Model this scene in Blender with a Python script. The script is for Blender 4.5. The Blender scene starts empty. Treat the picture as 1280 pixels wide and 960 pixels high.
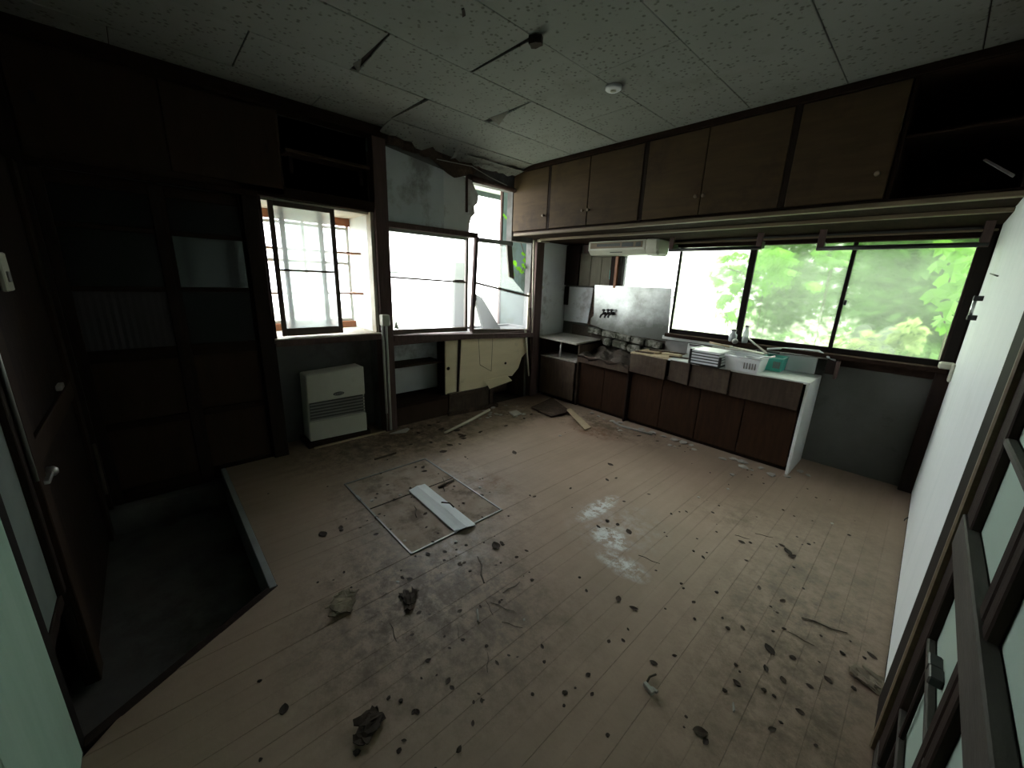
import bpy, bmesh, math, random
from mathutils import Matrix, Vector

# ------------------------------------------------------------------ camera, sky, exposure
S = 0.8829                       # 1 drawing unit = 0.8829 m (75 mm floor boards, 455 mm ceiling panels)
YAW, PITCH, ROLL, FPX = math.radians(136.60752), math.radians(-15.04433), math.radians(2.16066), 483.943
CAMZ = 1.5
_f = Vector((math.cos(PITCH)*math.cos(YAW), math.cos(PITCH)*math.sin(YAW), math.sin(PITCH)))
_r = _f.cross(Vector((0, 0, 1))).normalized()
_u = _r.cross(_f)
RT = _r*math.cos(ROLL) + _u*math.sin(ROLL)
UP = -_r*math.sin(ROLL) + _u*math.cos(ROLL)
FW = _f
scn = bpy.context.scene
COL = scn.collection
cam_d = bpy.data.cameras.new('camera')
cam_d.sensor_fit = 'HORIZONTAL'; cam_d.sensor_width = 36.0; cam_d.lens = FPX/1280*36.0
cam_d.clip_start = 0.02; cam_d.clip_end = 200
cam = bpy.data.objects.new('camera', cam_d); COL.objects.link(cam)
mw = Matrix.Identity(4)
for i in range(3):
    mw[i][0], mw[i][1], mw[i][2] = RT[i], UP[i], -FW[i]
mw[2][3] = CAMZ*S
cam.matrix_world = mw
scn.camera = cam

EXPOSURE = 3.9
w = bpy.data.worlds.new('overcast_sky'); scn.world = w; w.use_nodes = True
wn = w.node_tree.nodes; wl = w.node_tree.links
bg = wn['Background']
tc = wn.new('ShaderNodeTexCoord'); sp = wn.new('ShaderNodeSeparateXYZ'); rmp = wn.new('ShaderNodeValToRGB')
wl.new(tc.outputs['Generated'], sp.inputs[0]); wl.new(sp.outputs['Z'], rmp.inputs[0]); wl.new(rmp.outputs[0], bg.inputs[0])
rmp.color_ramp.elements[0].color = (0.97, 0.98, 1.0, 1); rmp.color_ramp.elements[0].position = 0.0
rmp.color_ramp.elements[1].color = (1.0, 1.0, 1.0, 1); rmp.color_ramp.elements[1].position = 0.9
bg.inputs[1].default_value = 1.0
scn.view_settings.view_transform = 'Standard'; scn.view_settings.look = 'None'
scn.view_settings.exposure = EXPOSURE; scn.view_settings.gamma = 1.0
scn.view_settings.use_curve_mapping = False
scn.cycles.use_denoising = True
scn.cycles.max_bounces = 12; scn.cycles.diffuse_bounces = 7; scn.cycles.transparent_max_bounces = 16
scn.cycles.caustics_reflective = False; scn.cycles.caustics_refractive = False
scn.cycles.sample_clamp_indirect = 4.0

PI = math.pi

# ------------------------------------------------------------------ helpers
random.seed(7)
WL = {}
def ray(x, y):
    return RT*((x-640)/FPX) - UP*((y-480)/FPX) + FW
def P(x, y, ax, v):              # a pixel's direction met with the plane axis = v
    d = ray(x, y); c = Vector((0, 0, CAMZ))
    return c + d*((v-c[ax])/d[ax])
def tag(o, label=None, cat=None, group=None, kind=None):
    if label: o['label'] = label
    if cat: o['category'] = cat
    if group: o['group'] = group
    if kind: o['kind'] = kind
    return o
def thing(name, loc, label, cat, group=None, kind=None):
    o = bpy.data.objects.new(name, None); COL.objects.link(o)
    o.empty_display_size = .05
    o.location = Vector(loc)*S; WL[o.name] = Vector(loc)*S
    return tag(o, label, cat, group, kind)
def mk(name, vs, fs, mat, parent=None, smooth=False, bevel=0.0, fix=False):
    vs = [Vector(v)*S for v in vs]
    lo = Vector([min(v[i] for v in vs) for i in range(3)]); hi = Vector([max(v[i] for v in vs) for i in range(3)])
    org = (lo+hi)/2; org.z = lo.z
    me = bpy.data.meshes.new(name)
    me.from_pydata([v-org for v in vs], [], fs)
    if bevel or fix:
        bm = bmesh.new(); bm.from_mesh(me)
        bmesh.ops.recalc_face_normals(bm, faces=bm.faces)
        if bevel:
            bmesh.ops.bevel(bm, geom=list(bm.edges), offset=bevel, offset_type='OFFSET', segments=1, profile=.5, affect='EDGES', clamp_overlap=True)
        bm.to_mesh(me); bm.free()
    if smooth:
        for p in me.polygons: p.use_smooth = True
    if mat: me.materials.append(mat)
    o = bpy.data.objects.new(name, me); COL.objects.link(o)
    if parent is not None:
        o.parent = parent; o.location = org - WL[parent.name]
    else:
        o.location = org
    WL[o.name] = org.copy()
    return o
BF = [(0,3,2,1),(4,5,6,7),(0,1,5,4),(1,2,6,5),(2,3,7,6),(3,0,4,7)]
def bverts(lo, hi):
    (a,b,c),(d,e,f) = lo, hi
    return [(a,b,c),(d,b,c),(d,e,c),(a,e,c),(a,b,f),(d,b,f),(d,e,f),(a,e,f)]
def box(name, lo, hi, mat, parent=None, bevel=.003):
    m = min(abs(hi[i]-lo[i]) for i in range(3))*S
    return mk(name, bverts(lo, hi), BF, mat, parent, bevel=min(bevel, m*.3))
def boxes(name, lst, mat, parent=None):
    vs, fs = [], []
    for lo, hi in lst:
        n = len(vs); vs += bverts(lo, hi); fs += [tuple(i+n for i in f) for f in BF]
    return mk(name, vs, fs, mat, parent)
def hexa(name, q, off, mat, parent=None, bevel=.002):
    q = [Vector(p) for p in q]; off = Vector(off)
    return mk(name, q + [p+off for p in q], BF, mat, parent, bevel=bevel, fix=True)
def prism(name, pts, off, mat, parent=None, bevel=0.0):
    pts = [Vector(p) for p in pts]; n = len(pts); off = Vector(off)
    vs = pts + [p+off for p in pts]
    fs = [tuple(range(n)), tuple(range(2*n-1, n-1, -1))] + [(i, (i+1) % n, n+(i+1) % n, n+i) for i in range(n)]
    return mk(name, vs, fs, mat, parent, bevel=bevel, fix=True)
def tube_geo(pts, r, n=8):
    pts = [Vector(p) for p in pts]; vs, fs = [], []
    for i, p in enumerate(pts):
        t = (pts[min(i+1, len(pts)-1)] - pts[max(i-1, 0)]).normalized()
        a = t.cross(Vector((0,0,1)))
        if a.length < .05: a = t.cross(Vector((1,0,0)))
        a.normalize(); b = t.cross(a)
        rr = r[i] if isinstance(r, (list, tuple)) else r
        for k in range(n):
            g = 2*PI*k/n; vs.append(p + a*math.cos(g)*rr + b*math.sin(g)*rr)
    for i in range(len(pts)-1):
        for k in range(n):
            fs.append((i*n+k, i*n+(k+1) % n, (i+1)*n+(k+1) % n, (i+1)*n+k))
    fs.append(tuple(range(n-1, -1, -1))); fs.append(tuple(range((len(pts)-1)*n, len(pts)*n)))
    return vs, fs
def tube(name, pts, r, mat, parent=None, n=8):
    vs, fs = tube_geo(pts, r, n)
    return mk(name, vs, fs, mat, parent, smooth=True, fix=True)
def lathe(name, c, prof, mat, parent=None, n=16, axis='z'):
    vs, fs = [], []
    for r, h in prof:
        for k in range(n):
            g = 2*PI*k/n; x, y = r*math.cos(g), r*math.sin(g)
            if axis == 'z': v = (c[0]+x, c[1]+y, c[2]+h)
            elif axis == 'y': v = (c[0]+x, c[1]+h, c[2]+y)
            else: v = (c[0]+h, c[1]+x, c[2]+y)
            vs.append(v)
    m = len(prof)
    for i in range(m-1):
        for k in range(n): fs.append((i*n+k, i*n+(k+1) % n, (i+1)*n+(k+1) % n, (i+1)*n+k))
    fs.append(tuple(range(n-1, -1, -1))); fs.append(tuple(range((m-1)*n, m*n)))
    return mk(name, vs, fs, mat, parent, smooth=True, fix=True)
def strip(o, kind='structure'):
    o['kind'] = kind; return o

# ------------------------------------------------------------------ materials
MATS = {}
def newmat(name):
    m = bpy.data.materials.new(name); m.use_nodes = True; MATS[name] = m
    return m, m.node_tree.nodes, m.node_tree.links, m.node_tree.nodes['Principled BSDF']
def col(c): return (c[0], c[1], c[2], 1)
def noise(n, l, scale, stretch=(1,1,1), detail=4, rough=.6, off=(0,0,0)):
    g = n.new('ShaderNodeNewGeometry'); mp = n.new('ShaderNodeMapping'); t = n.new('ShaderNodeTexNoise')
    mp.inputs['Scale'].default_value = stretch; mp.inputs['Location'].default_value = off
    l.new(g.outputs['Position'], mp.inputs['Vector']); l.new(mp.outputs[0], t.inputs['Vector'])
    t.inputs['Scale'].default_value = scale; t.inputs['Detail'].default_value = detail; t.inputs['Roughness'].default_value = rough
    return t.outputs['Fac']
def ramp(n, l, src, a, b, ca=(0,0,0), cb=(1,1,1)):
    r = n.new('ShaderNodeValToRGB'); r.color_ramp.elements[0].position = a; r.color_ramp.elements[1].position = b
    r.color_ramp.elements[0].color = col(ca); r.color_ramp.elements[1].color = col(cb)
    l.new(src, r.inputs[0]); return r.outputs[0]
def mix(n, l, fac, a, b, mode='MIX'):
    x = n.new('ShaderNodeMixRGB'); x.blend_type = mode
    for s, v in ((x.inputs[0], fac), (x.inputs[1], a), (x.inputs[2], b)):
        if isinstance(v, bpy.types.NodeSocket): l.new(v, s)
        elif isinstance(v, (int, float)): s.default_value = v
        else: s.default_value = col(v)
    return x.outputs[0]
def M(name, c, c2=None, grime=None, gl=(.5,.7), scale=6, stretch=(1,1,1), gscale=2.5, rough=.6, bump=.0, spec=.4, metal=0, rnd=0, ga=1.0, off=(0,0,0)):
    m, n, l, b = newmat(name)
    c2 = c2 or tuple(x*.8 for x in c)
    out = ramp(n, l, noise(n, l, scale, stretch, 5), .3, .7, c, c2)
    if rnd:
        oi = n.new('ShaderNodeObjectInfo')
        out = mix(n, l, 1.0, out, ramp(n, l, oi.outputs['Random'], 0, 1, (1-rnd,)*3, (1,)*3), 'MULTIPLY')
    if grime:
        gf = ramp(n, l, noise(n, l, gscale, (1,1,1), 8, .68, off), gl[0], gl[1], (0,0,0), (ga,)*3)
        out = mix(n, l, gf, out, grime)
    l.new(out, b.inputs['Base Color'])
    b.inputs['Roughness'].default_value = rough; b.inputs['Metallic'].default_value = metal
    b.inputs['Specular IOR Level'].default_value = spec
    if bump:
        bp = n.new('ShaderNodeBump'); bp.inputs['Strength'].default_value = bump; bp.inputs['Distance'].default_value = .01
        l.new(noise(n, l, scale*3, stretch, 6), bp.inputs['Height']); l.new(bp.outputs[0], b.inputs['Normal'])
    return m

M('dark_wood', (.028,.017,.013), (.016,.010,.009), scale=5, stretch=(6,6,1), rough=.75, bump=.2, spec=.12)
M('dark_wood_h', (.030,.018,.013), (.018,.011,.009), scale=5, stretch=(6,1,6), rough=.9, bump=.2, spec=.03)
M('post_wood', (.125,.082,.076), (.078,.052,.048), scale=4, stretch=(8,8,1), rough=.8, bump=.25, spec=.15)
M('brown_board', (.042,.025,.017), (.030,.018,.012), scale=3, stretch=(1,5,1), rough=.75, spec=.12)
M('cab_veneer', (.102,.066,.035), (.075,.049,.027), (.045,.03,.02), scale=4, stretch=(1,1,8), rough=.7, rnd=.15, spec=.15)
M('cab_edge', (.20,.15,.095), (.15,.11,.07), scale=6, stretch=(1,8,8), rough=.6)
M('counter_front', (.085,.058,.040), (.050,.034,.026), (.14,.115,.09), gl=(.5,.75), scale=5, stretch=(8,8,1), rough=.7, gscale=3, rnd=.2, ga=.7, spec=.15)
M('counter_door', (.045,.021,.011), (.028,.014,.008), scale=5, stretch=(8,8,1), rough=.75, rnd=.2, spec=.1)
M('white_laminate', (.74,.76,.74), (.66,.69,.68), (.40,.36,.30), gl=(.58,.75), rough=.35, gscale=4, ga=.6)
M('white_panel', (.84,.88,.88), (.78,.83,.83), (.45,.45,.38), gl=(.6,.8), scale=2, stretch=(8,8,.6), rough=.5, gscale=1.4, ga=.35)
M('mint_board', (.36,.51,.41), (.30,.45,.35), (.30,.36,.30), gl=(.55,.8), scale=3, stretch=(8,8,.5), rough=.7, gscale=3, ga=.5)
M('grey_green', (.20,.24,.22), (.15,.18,.17), scale=4, rough=.7)
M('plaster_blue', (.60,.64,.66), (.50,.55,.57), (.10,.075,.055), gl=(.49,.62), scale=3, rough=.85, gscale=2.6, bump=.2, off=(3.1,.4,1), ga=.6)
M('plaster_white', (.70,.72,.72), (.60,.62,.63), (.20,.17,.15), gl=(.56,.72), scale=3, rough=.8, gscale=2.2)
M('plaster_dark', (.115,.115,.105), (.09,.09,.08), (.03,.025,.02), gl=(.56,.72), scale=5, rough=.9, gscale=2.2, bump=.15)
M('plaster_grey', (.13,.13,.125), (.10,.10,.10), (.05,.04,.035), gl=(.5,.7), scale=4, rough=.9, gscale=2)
M('rot_and_shade_wood', (.085,.055,.038), (.035,.022,.016), (.16,.11,.075), gl=(.55,.7), scale=9, stretch=(2,6,6), rough=.9, bump=.6, gscale=5)  # rotten wood; also the painted shade inside the low cupboard
M('cream_board', (.76,.66,.45), (.68,.58,.39), (.22,.16,.10), gl=(.60,.78), scale=3, stretch=(1,1,5), rough=.7, gscale=2.6, ga=.7)
M('cream_plastic', (.52,.52,.43), (.47,.47,.38), (.25,.22,.16), gl=(.6,.8), rough=.5)
M('heater_cream', (.58,.58,.50), (.52,.52,.45), (.30,.26,.2), gl=(.6,.8), rough=.45, ga=.5)
M('grille', (.06,.065,.06), (.045,.05,.045), rough=.5)
M('badge', (.03,.03,.03), rough=.4)
M('sash_brown', (.095,.06,.04), (.06,.04,.028), scale=6, stretch=(6,6,1), rough=.5)
M('sash_dark', (.018,.014,.012), (.012,.010,.009), rough=.7, spec=.08)
M('orange_wood', (.34,.14,.06), (.26,.10,.045), scale=5, stretch=(6,6,1), rough=.5)
M('pale_frame', (.62,.58,.48), (.52,.48,.38), (.25,.2,.14), gl=(.6,.8), rough=.6)
M('steel', (.62,.65,.63), (.52,.55,.53), (.17,.17,.145), gl=(.44,.70), scale=3, rough=.33, metal=.75, gscale=1.9, off=(1.2,0,.3))
def z_stain(name, z0, z1, dark):
    m = MATS[name]; n, l = m.node_tree.nodes, m.node_tree.links; b = n['Principled BSDF']
    src = b.inputs['Base Color'].links[0].from_socket
    g = n.new('ShaderNodeNewGeometry'); sx = n.new('ShaderNodeSeparateXYZ'); l.new(g.outputs['Position'], sx.inputs[0])
    ad = n.new('ShaderNodeMath'); ad.operation = 'MULTIPLY_ADD'; l.new(noise(n, l, 2.6, (1,1,1), 8, .65, (4,1,2)), ad.inputs[0]); ad.inputs[1].default_value = .9; l.new(sx.outputs['Z'], ad.inputs[2])
    mr = n.new('ShaderNodeMapRange'); mr.inputs[1].default_value = z0*S+.45; mr.inputs[2].default_value = z1*S+.45; mr.inputs[3].default_value = .9; mr.inputs[4].default_value = 0
    l.new(ad.outputs[0], mr.inputs[0])
    o = mix(n, l, mr.outputs[0], src, dark); l.new(o, b.inputs['Base Color'])
z_stain('steel', .95, 1.38, (.10,.105,.088))
M('steel_plain', (.6,.6,.6), rough=.3, metal=.9)
M('black_metal', (.02,.02,.02), rough=.4)
M('brick', (.34,.335,.285), (.22,.215,.18), (.045,.045,.03), gl=(.43,.56), scale=12, rough=.95, gscale=9, bump=.5)
M('dirt', (.070,.055,.042), (.035,.027,.021), (.15,.13,.11), gl=(.58,.7), scale=14, rough=1, bump=.8, gscale=12)
M('concrete', (.16,.155,.15), (.11,.105,.10), (.05,.045,.04), gl=(.5,.7), rough=.95, bump=.3)
M('nosing', (.30,.32,.33), (.22,.24,.25), rough=.5)
M('white_plastic', (.80,.82,.84), (.74,.77,.79), rough=.4)
M('black_plastic', (.02,.02,.022), rough=.4)
M('turquoise', (.10,.52,.42), (.08,.45,.37), rough=.4)
M('turq_light', (.30,.70,.58), rough=.4)
M('pale_wood', (.50,.40,.26), (.40,.31,.20), scale=8, stretch=(3,3,3), rough=.7)
M('grey_rail', (.26,.26,.25), (.18,.18,.175), rough=.45, metal=.5)
M('pipe_pvc', (.52,.52,.48), rough=.4)
M('slat_white', (.66,.71,.73), (.58,.63,.66), (.40,.41,.40), gl=(.6,.8), scale=8, rough=.6)
M('leaf_dry', (.055,.035,.022), (.03,.02,.014), scale=20, rough=.9, rnd=.5)
M('leaf_pale', (.30,.25,.18), (.18,.14,.10), scale=20, rough=.9, rnd=.4)
M('crumb', (.045,.032,.022), rough=1, rnd=.5)
M('plaster_bit', (.55,.52,.47), (.42,.40,.36), scale=20, rough=.9, rnd=.3)
M('paper', (.38,.36,.32), (.26,.24,.21), scale=20, rough=.9, rnd=.2)
M('bark', (.09,.07,.05), (.05,.04,.03), scale=10, rough=.9)
M('corrugated', (.13,.175,.17), (.10,.14,.135), (.06,.08,.05), gl=(.5,.7), scale=4, rough=.6)
M('lattice_wood', (.05,.042,.035), (.03,.025,.021), (.08,.068,.05), gl=(.55,.75), scale=6, stretch=(6,1,6), rough=.7, bump=.2)
M('ground', (.40,.42,.34), (.34,.37,.28), (.25,.27,.18), gl=(.5,.7), rough=1)
M('ext_pale', (.55,.60,.56), (.48,.53,.50), rough=.8)
M('hatch_lid', (.34,.275,.225), (.24,.175,.13), (.10,.068,.045), gl=(.50,.64), scale=9, rough=.8, gscale=7, ga=.85, off=(2,3,1))
M('stone', (.16,.18,.16), rough=.9)
M('ext_board', (.085,.082,.068), (.065,.063,.055), rough=.8)
M('alcove_board', (.20,.185,.135), (.14,.13,.095), (.06,.05,.035), gl=(.45,.7), scale=3, stretch=(6,6,1), rough=.8)

# floor boards
m, n, l, b = newmat('floor_board')
oi = n.new('ShaderNodeObjectInfo')
base = ramp(n, l, noise(n, l, 4, (5,.6,1), 5), .3, .7, (.365,.262,.198), (.315,.225,.168))
base = mix(n, l, 1.0, base, ramp(n, l, oi.outputs['Random'], 0, 1, (.965,.965,.965), (1,1,1)), 'MULTIPLY')
dust = ramp(n, l, noise(n, l, 1.1, (1,1,1), 6, .6, (5,2,0)), .42, .66, (0,0,0), (.55,)*3)
base = mix(n, l, dust, base, (.215,.165,.115))
def blob(x, y, rx, ry, rot=0):
    g = n.new('ShaderNodeNewGeometry'); mp = n.new('ShaderNodeMapping'); mp.vector_type = 'TEXTURE'
    mp.inputs['Location'].default_value = (x*S, y*S, 0); mp.inputs['Rotation'].default_value = (0,0,rot); mp.inputs['Scale'].default_value = (rx*S, ry*S, 50)
    gr = n.new('ShaderNodeTexGradient'); gr.gradient_type = 'SPHERICAL'
    l.new(g.outputs['Position'], mp.inputs['Vector']); l.new(mp.outputs[0], gr.inputs[0])
    return gr.outputs['Fac']
def blotch(fac, x, y, rx, ry, amount=1.0, sc=7):
    g = blob(x, y, rx, ry)
    q = n.new('ShaderNodeMath'); q.operation = 'MULTIPLY_ADD'; q.use_clamp = True
    l.new(g, q.inputs[0]); q.inputs[1].default_value = 1.3
    k = ramp(n, l, noise(n, l, sc, (1,1,1), 12, .78, (x,y,0)), .44, .64, (-.0,)*3, (1,)*3)
    q2 = n.new('ShaderNodeMath'); q2.operation = 'MULTIPLY'; l.new(g, q2.inputs[0]); l.new(k, q2.inputs[1])
    q3 = n.new('ShaderNodeMath'); q3.operation = 'MULTIPLY'; q3.use_clamp = True; l.new(q2.outputs[0], q3.inputs[0]); q3.inputs[1].default_value = 2.6*amount
    if fac is None: return q3.outputs[0]
    q4 = n.new('ShaderNodeMath'); q4.operation = 'MAXIMUM'; l.new(fac, q4.inputs[0]); l.new(q3.outputs[0], q4.inputs[1]); return q4.outputs[0]
f1 = None
for a in ((-2.1,1.25,1.0,.8,.75), (-1.45,.95,.7,.6,.7), (-3.2,1.9,.75,1.3,.9), (-3.1,2.9,.6,.8,.8), (-2.4,3.45,1.1,.35,1),
          (-1.3,.45,.5,.4,.5), (-1.0,1.0,.6,.6,.4), (-.15,2.2,.5,1.6,.45), (-.55,2.75,.5,.5,.35), (.05,1.5,.4,.9,.5)):
    f1 = blotch(f1, *a)
base = mix(n, l, f1, base, (.135,.095,.062))
f1b = blotch(None, -2.2, 1.2, .75, .6, .8, 16); f1b = blotch(f1b, -1.4, .8, .8, .7, .7, 16); f1b = blotch(f1b, -3.2, 1.6, .6, 1.2, .8, 14); f1b = blotch(f1b, -.1, 2.0, .5, 1.6, .4, 16)
base = mix(n, l, f1b, base, (.085,.055,.035))
f2 = blotch(None, -2.2, 1.3, .8, .55, .5, 9); f2 = blotch(f2, -1.65, 1.1, .45, .3, .5, 9)
base = mix(n, l, f2, base, (.36,.31,.28))
f3 = None
for a in ((-1.29,2.08,.08,.26,1.3), (-1.05,1.87,.15,.11,1.6), (-.88,1.72,.18,.10,.8), (-1.1,2.0,.35,.4,.16)):
    f3 = blotch(f3, *a, 14)
base = mix(n, l, f3, base, (.66,.67,.68))
f4 = blotch(None, -2.35, 2.9, .5, .35, .0, 5); f4 = blotch(f4, -2.15, 3.25, .35, .2, 1.0, 5); f4 = blotch(f4, -2.0, 1.75, .2, .15, .7, 8)
base = mix(n, l, f4, base, (.17,.085,.045))
l.new(base, b.inputs['Base Color']); b.inputs['Roughness'].default_value = .55; b.inputs['Specular IOR Level'].default_value = .35
bp = n.new('ShaderNodeBump'); bp.inputs['Strength'].default_value = .12; bp.inputs['Distance'].default_value = .01
l.new(noise(n, l, 30, (1,1,1), 6), bp.inputs['Height']); l.new(bp.outputs[0], b.inputs['Normal'])

# ceiling board with worm-hole fissures
m, n, l, b = newmat('ceiling_board')
g = n.new('ShaderNodeNewGeometry'); v = n.new('ShaderNodeTexVoronoi'); v.inputs['Scale'].default_value = 38
l.new(g.outputs['Position'], v.inputs['Vector'])
holes = ramp(n, l, v.outputs['Distance'], .20, .34, (1,)*3, (0,)*3)
gate = ramp(n, l, noise(n, l, 16, (1,1,1), 3), .42, .5)
hf = mix(n, l, 1.0, holes, gate, 'MULTIPLY')
base = ramp(n, l, noise(n, l, 1.2, (1,1,1), 6), .35, .7, (.255,.265,.245), (.21,.22,.20))
oi = n.new('ShaderNodeObjectInfo')
base = mix(n, l, 1.0, base, ramp(n, l, oi.outputs['Random'], 0, 1, (.9,.9,.9), (1,1,1)), 'MULTIPLY')
base = mix(n, l, ramp(n, l, noise(n, l, 2.2, (1,1,1), 7, .7, (2,7,0)), .55, .72, (0,)*3, (.5,)*3), base, (.14,.14,.11))
base = mix(n, l, hf, base, (.10,.10,.085))
l.new(base, b.inputs['Base Color']); b.inputs['Roughness'].default_value = .9

# glass
def pane_mat(name, tint, trans, frost, gloss=.06, rough=.02):
    m, n, l, b = newmat(name); n.remove(b)
    out = n['Material Output']
    t = n.new('ShaderNodeBsdfTransparent'); t.inputs[0].default_value = col(tint)
    f = n.new('ShaderNodeBsdfTranslucent'); f.inputs[0].default_value = col(frost)
    d = n.new('ShaderNodeBsdfGlossy'); d.inputs['Roughness'].default_value = rough
    a = n.new('ShaderNodeMixShader'); c = n.new('ShaderNodeMixShader')
    a.inputs[0].default_value = trans
    if name == 'pane_hazy':
        k = ramp(n, l, noise(n, l, 2.0, (1,1,1), 5, .6), .3, .75, (trans-.12,)*3, (trans+.10,)*3); l.new(k, a.inputs[0])
    l.new(f.outputs[0], a.inputs[1]); l.new(t.outputs[0], a.inputs[2])
    c.inputs[0].default_value = gloss; l.new(a.outputs[0], c.inputs[1]); l.new(d.outputs[0], c.inputs[2])
    l.new(c.outputs[0], out.inputs[0]); return m
pane_mat('pane_clear', (.92,.95,.93), .9, (.8,.85,.82))
pane_mat('pane_frost', (.95,.97,.97), .93, (.8,.83,.83), .04, .3)
pane_mat('pane_milky', (.95,.97,.97), .62, (.8,.83,.83), .04, .3)
m, n, l, b = newmat('pane_hazy'); n.remove(b)
rf = n.new('ShaderNodeBsdfRefraction'); rf.inputs['IOR'].default_value = 1.25; rf.inputs['Roughness'].default_value = .15; rf.inputs[0].default_value = (.90,.97,.86,1)
tr = n.new('ShaderNodeBsdfTransparent'); tr.inputs[0].default_value = (.92,.97,.88,1)
fr = n.new('ShaderNodeBsdfTranslucent'); fr.inputs[0].default_value = (.6,.72,.55,1)
m1 = n.new('ShaderNodeMixShader'); m2 = n.new('ShaderNodeMixShader')
m1.inputs[0].default_value = .50; l.new(rf.outputs[0], m1.inputs[1]); l.new(tr.outputs[0], m1.inputs[2])
l.new(ramp(n, l, noise(n, l, 1.6, (1,1,1), 5, .6), .35, .8, (.07,)*3, (.20,)*3), m2.inputs[0])
l.new(m1.outputs[0], m2.inputs[1]); l.new(fr.outputs[0], m2.inputs[2]); l.new(m2.outputs[0], n['Material Output'].inputs[0])
m, n, l, b = newmat('pane_dark'); b.inputs['Base Color'].default_value = (.012,.012,.012,1); b.inputs['Roughness'].default_value = .25; b.inputs['Specular IOR Level'].default_value = .15
m, n, l, b = newmat('pane_mirror'); b.inputs['Base Color'].default_value = (.012,.014,.013,1); b.inputs['Roughness'].default_value = .08; b.inputs['Specular IOR Level'].default_value = .6
m, n, l, b = newmat('pane_greygreen'); b.inputs['Base Color'].default_value = (.40,.52,.45,1); b.inputs['Roughness'].default_value = .4
m, n, l, b = newmat('ribbed'); b.inputs['Base Color'].default_value = (.06,.055,.06,1); b.inputs['Roughness'].default_value = .6; b.inputs['Specular IOR Level'].default_value = .08
m, n, l, b = newmat('jar_glass'); b.inputs['Base Color'].default_value = (.72,.78,.82,1); b.inputs['Roughness'].default_value = .15; b.inputs['Transmission Weight'].default_value = .4
def leaf_mat(name, c):
    m, n, l, b = newmat(name); out = n['Material Output']
    oi = n.new('ShaderNodeNewGeometry')
    cc = ramp(n, l, oi.outputs['Random Per Island'], 0, 1, tuple(x*.6 for x in c), c)
    l.new(cc, b.inputs['Base Color']); b.inputs['Roughness'].default_value = .5; b.inputs['Specular IOR Level'].default_value = .2
    t = n.new('ShaderNodeBsdfTranslucent'); l.new(cc, t.inputs[0])
    a = n.new('ShaderNodeMixShader'); a.inputs[0].default_value = .5
    l.new(b.outputs[0], a.inputs[1]); l.new(t.outputs[0], a.inputs[2]); l.new(a.outputs[0], out.inputs[0])
leaf_mat('leaf_vine', (.13,.34,.02)); leaf_mat('leaf_tree', (.068,.165,.03)); leaf_mat('leaf_tree_b', (.095,.20,.045))
G = MATS

# ------------------------------------------------------------------ room dimensions (drawing units)
XA, YB, XC, YD, H = -3.5, 4.25, .18, -.36, 2.68
PIT = -.25

# floor
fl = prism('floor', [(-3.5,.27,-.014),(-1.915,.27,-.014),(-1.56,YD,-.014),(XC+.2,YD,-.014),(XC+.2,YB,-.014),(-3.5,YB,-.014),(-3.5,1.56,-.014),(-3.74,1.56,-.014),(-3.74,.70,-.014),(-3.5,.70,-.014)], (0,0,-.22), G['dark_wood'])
strip(fl)
PW = .085
x = XC
k = 0
while x > -3.5+.001:
    x1 = max(x-PW, -3.5)
    def ys(xx):
        if xx <= -1.915: return .27
        if xx < -1.56: return .27 + (xx+1.915)/(.355)*(YD-.27)
        return YD
    a, c = x1+.0002, x-.0002
    vs = [(a,ys(a),-.014),(c,ys(c),-.014),(c,YB,-.014),(a,YB,-.014)]
    zz = random.uniform(-.0008, .0008)
    mk('plank', vs+[(p[0],p[1],zz) for p in vs], BF, G['floor_board'], fl, bevel=.0004, fix=True)
    x = x1; k += 1
box('plank', (-3.74,.70,-.014), (-3.502,1.56,0), G['floor_board'], fl)
pf = box('floor_sunken', (-3.5,-.7,PIT-.06), (-1.4,.34,PIT), G['concrete']); strip(pf)
t = box('trim_1', (-3.5,.235,PIT), (-1.915,.268,.004), G['nosing']); strip(t)
t = hexa('trim_2', [(-1.955,.262,PIT),(-1.915,.272,PIT),(-1.555,YD,PIT),(-1.60,YD,PIT)], (0,0,-PIT+.002), G['dark_wood'])
strip(t)

# ceiling: panels 0.515 x 1.03 in running bond
ce = box('ceiling', (-3.75,-.7,H+.012), (XC+.4,YB+.15,H+.08), G['dark_wood']); strip(ce)
xb = [XC, -.115, -.63, -1.145, -1.66, -2.175, -2.69, -3.205, -3.5]
for i in range(len(xb)-1):
    a, c = xb[i+1], xb[i]
    yj = [YD] + [v for v in ([.07,1.11,2.14,3.17] if i % 2 == 1 else [.60,1.62,2.65,3.68])] + [YB]
    for j in range(len(yj)-1):
        if i == 7 and yj[j] > 1.5: continue
        dz = random.uniform(-.003, .002)
        y0, y1 = yj[j]+.002, yj[j+1]-.002
        gap = {(5,1.11): (.045,.006), (6,1.62): (.003,.03), (4,1.62): (.010,.022), (5,2.14): (.05,.004)}.get((i, yj[j]))
        if gap:                                   # pulled-apart joint: the board's end is skewed away from its neighbour
            vs = [(a+.002,y0+gap[0],H+dz),(c-.002,y0+gap[1],H+dz),(c-.002,y1,H+dz),(a+.002,y1,H+dz)]
            mk('ceiling_panel', vs+[(p[0],p[1],H+.012) for p in vs], BF, G['ceiling_board'], ce, bevel=.002, fix=True)
        else:
            box('ceiling_panel', (a+.002, y0, H+dz), (c-.002, y1, H+.012), G['ceiling_board'], ce, bevel=.002)

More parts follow.
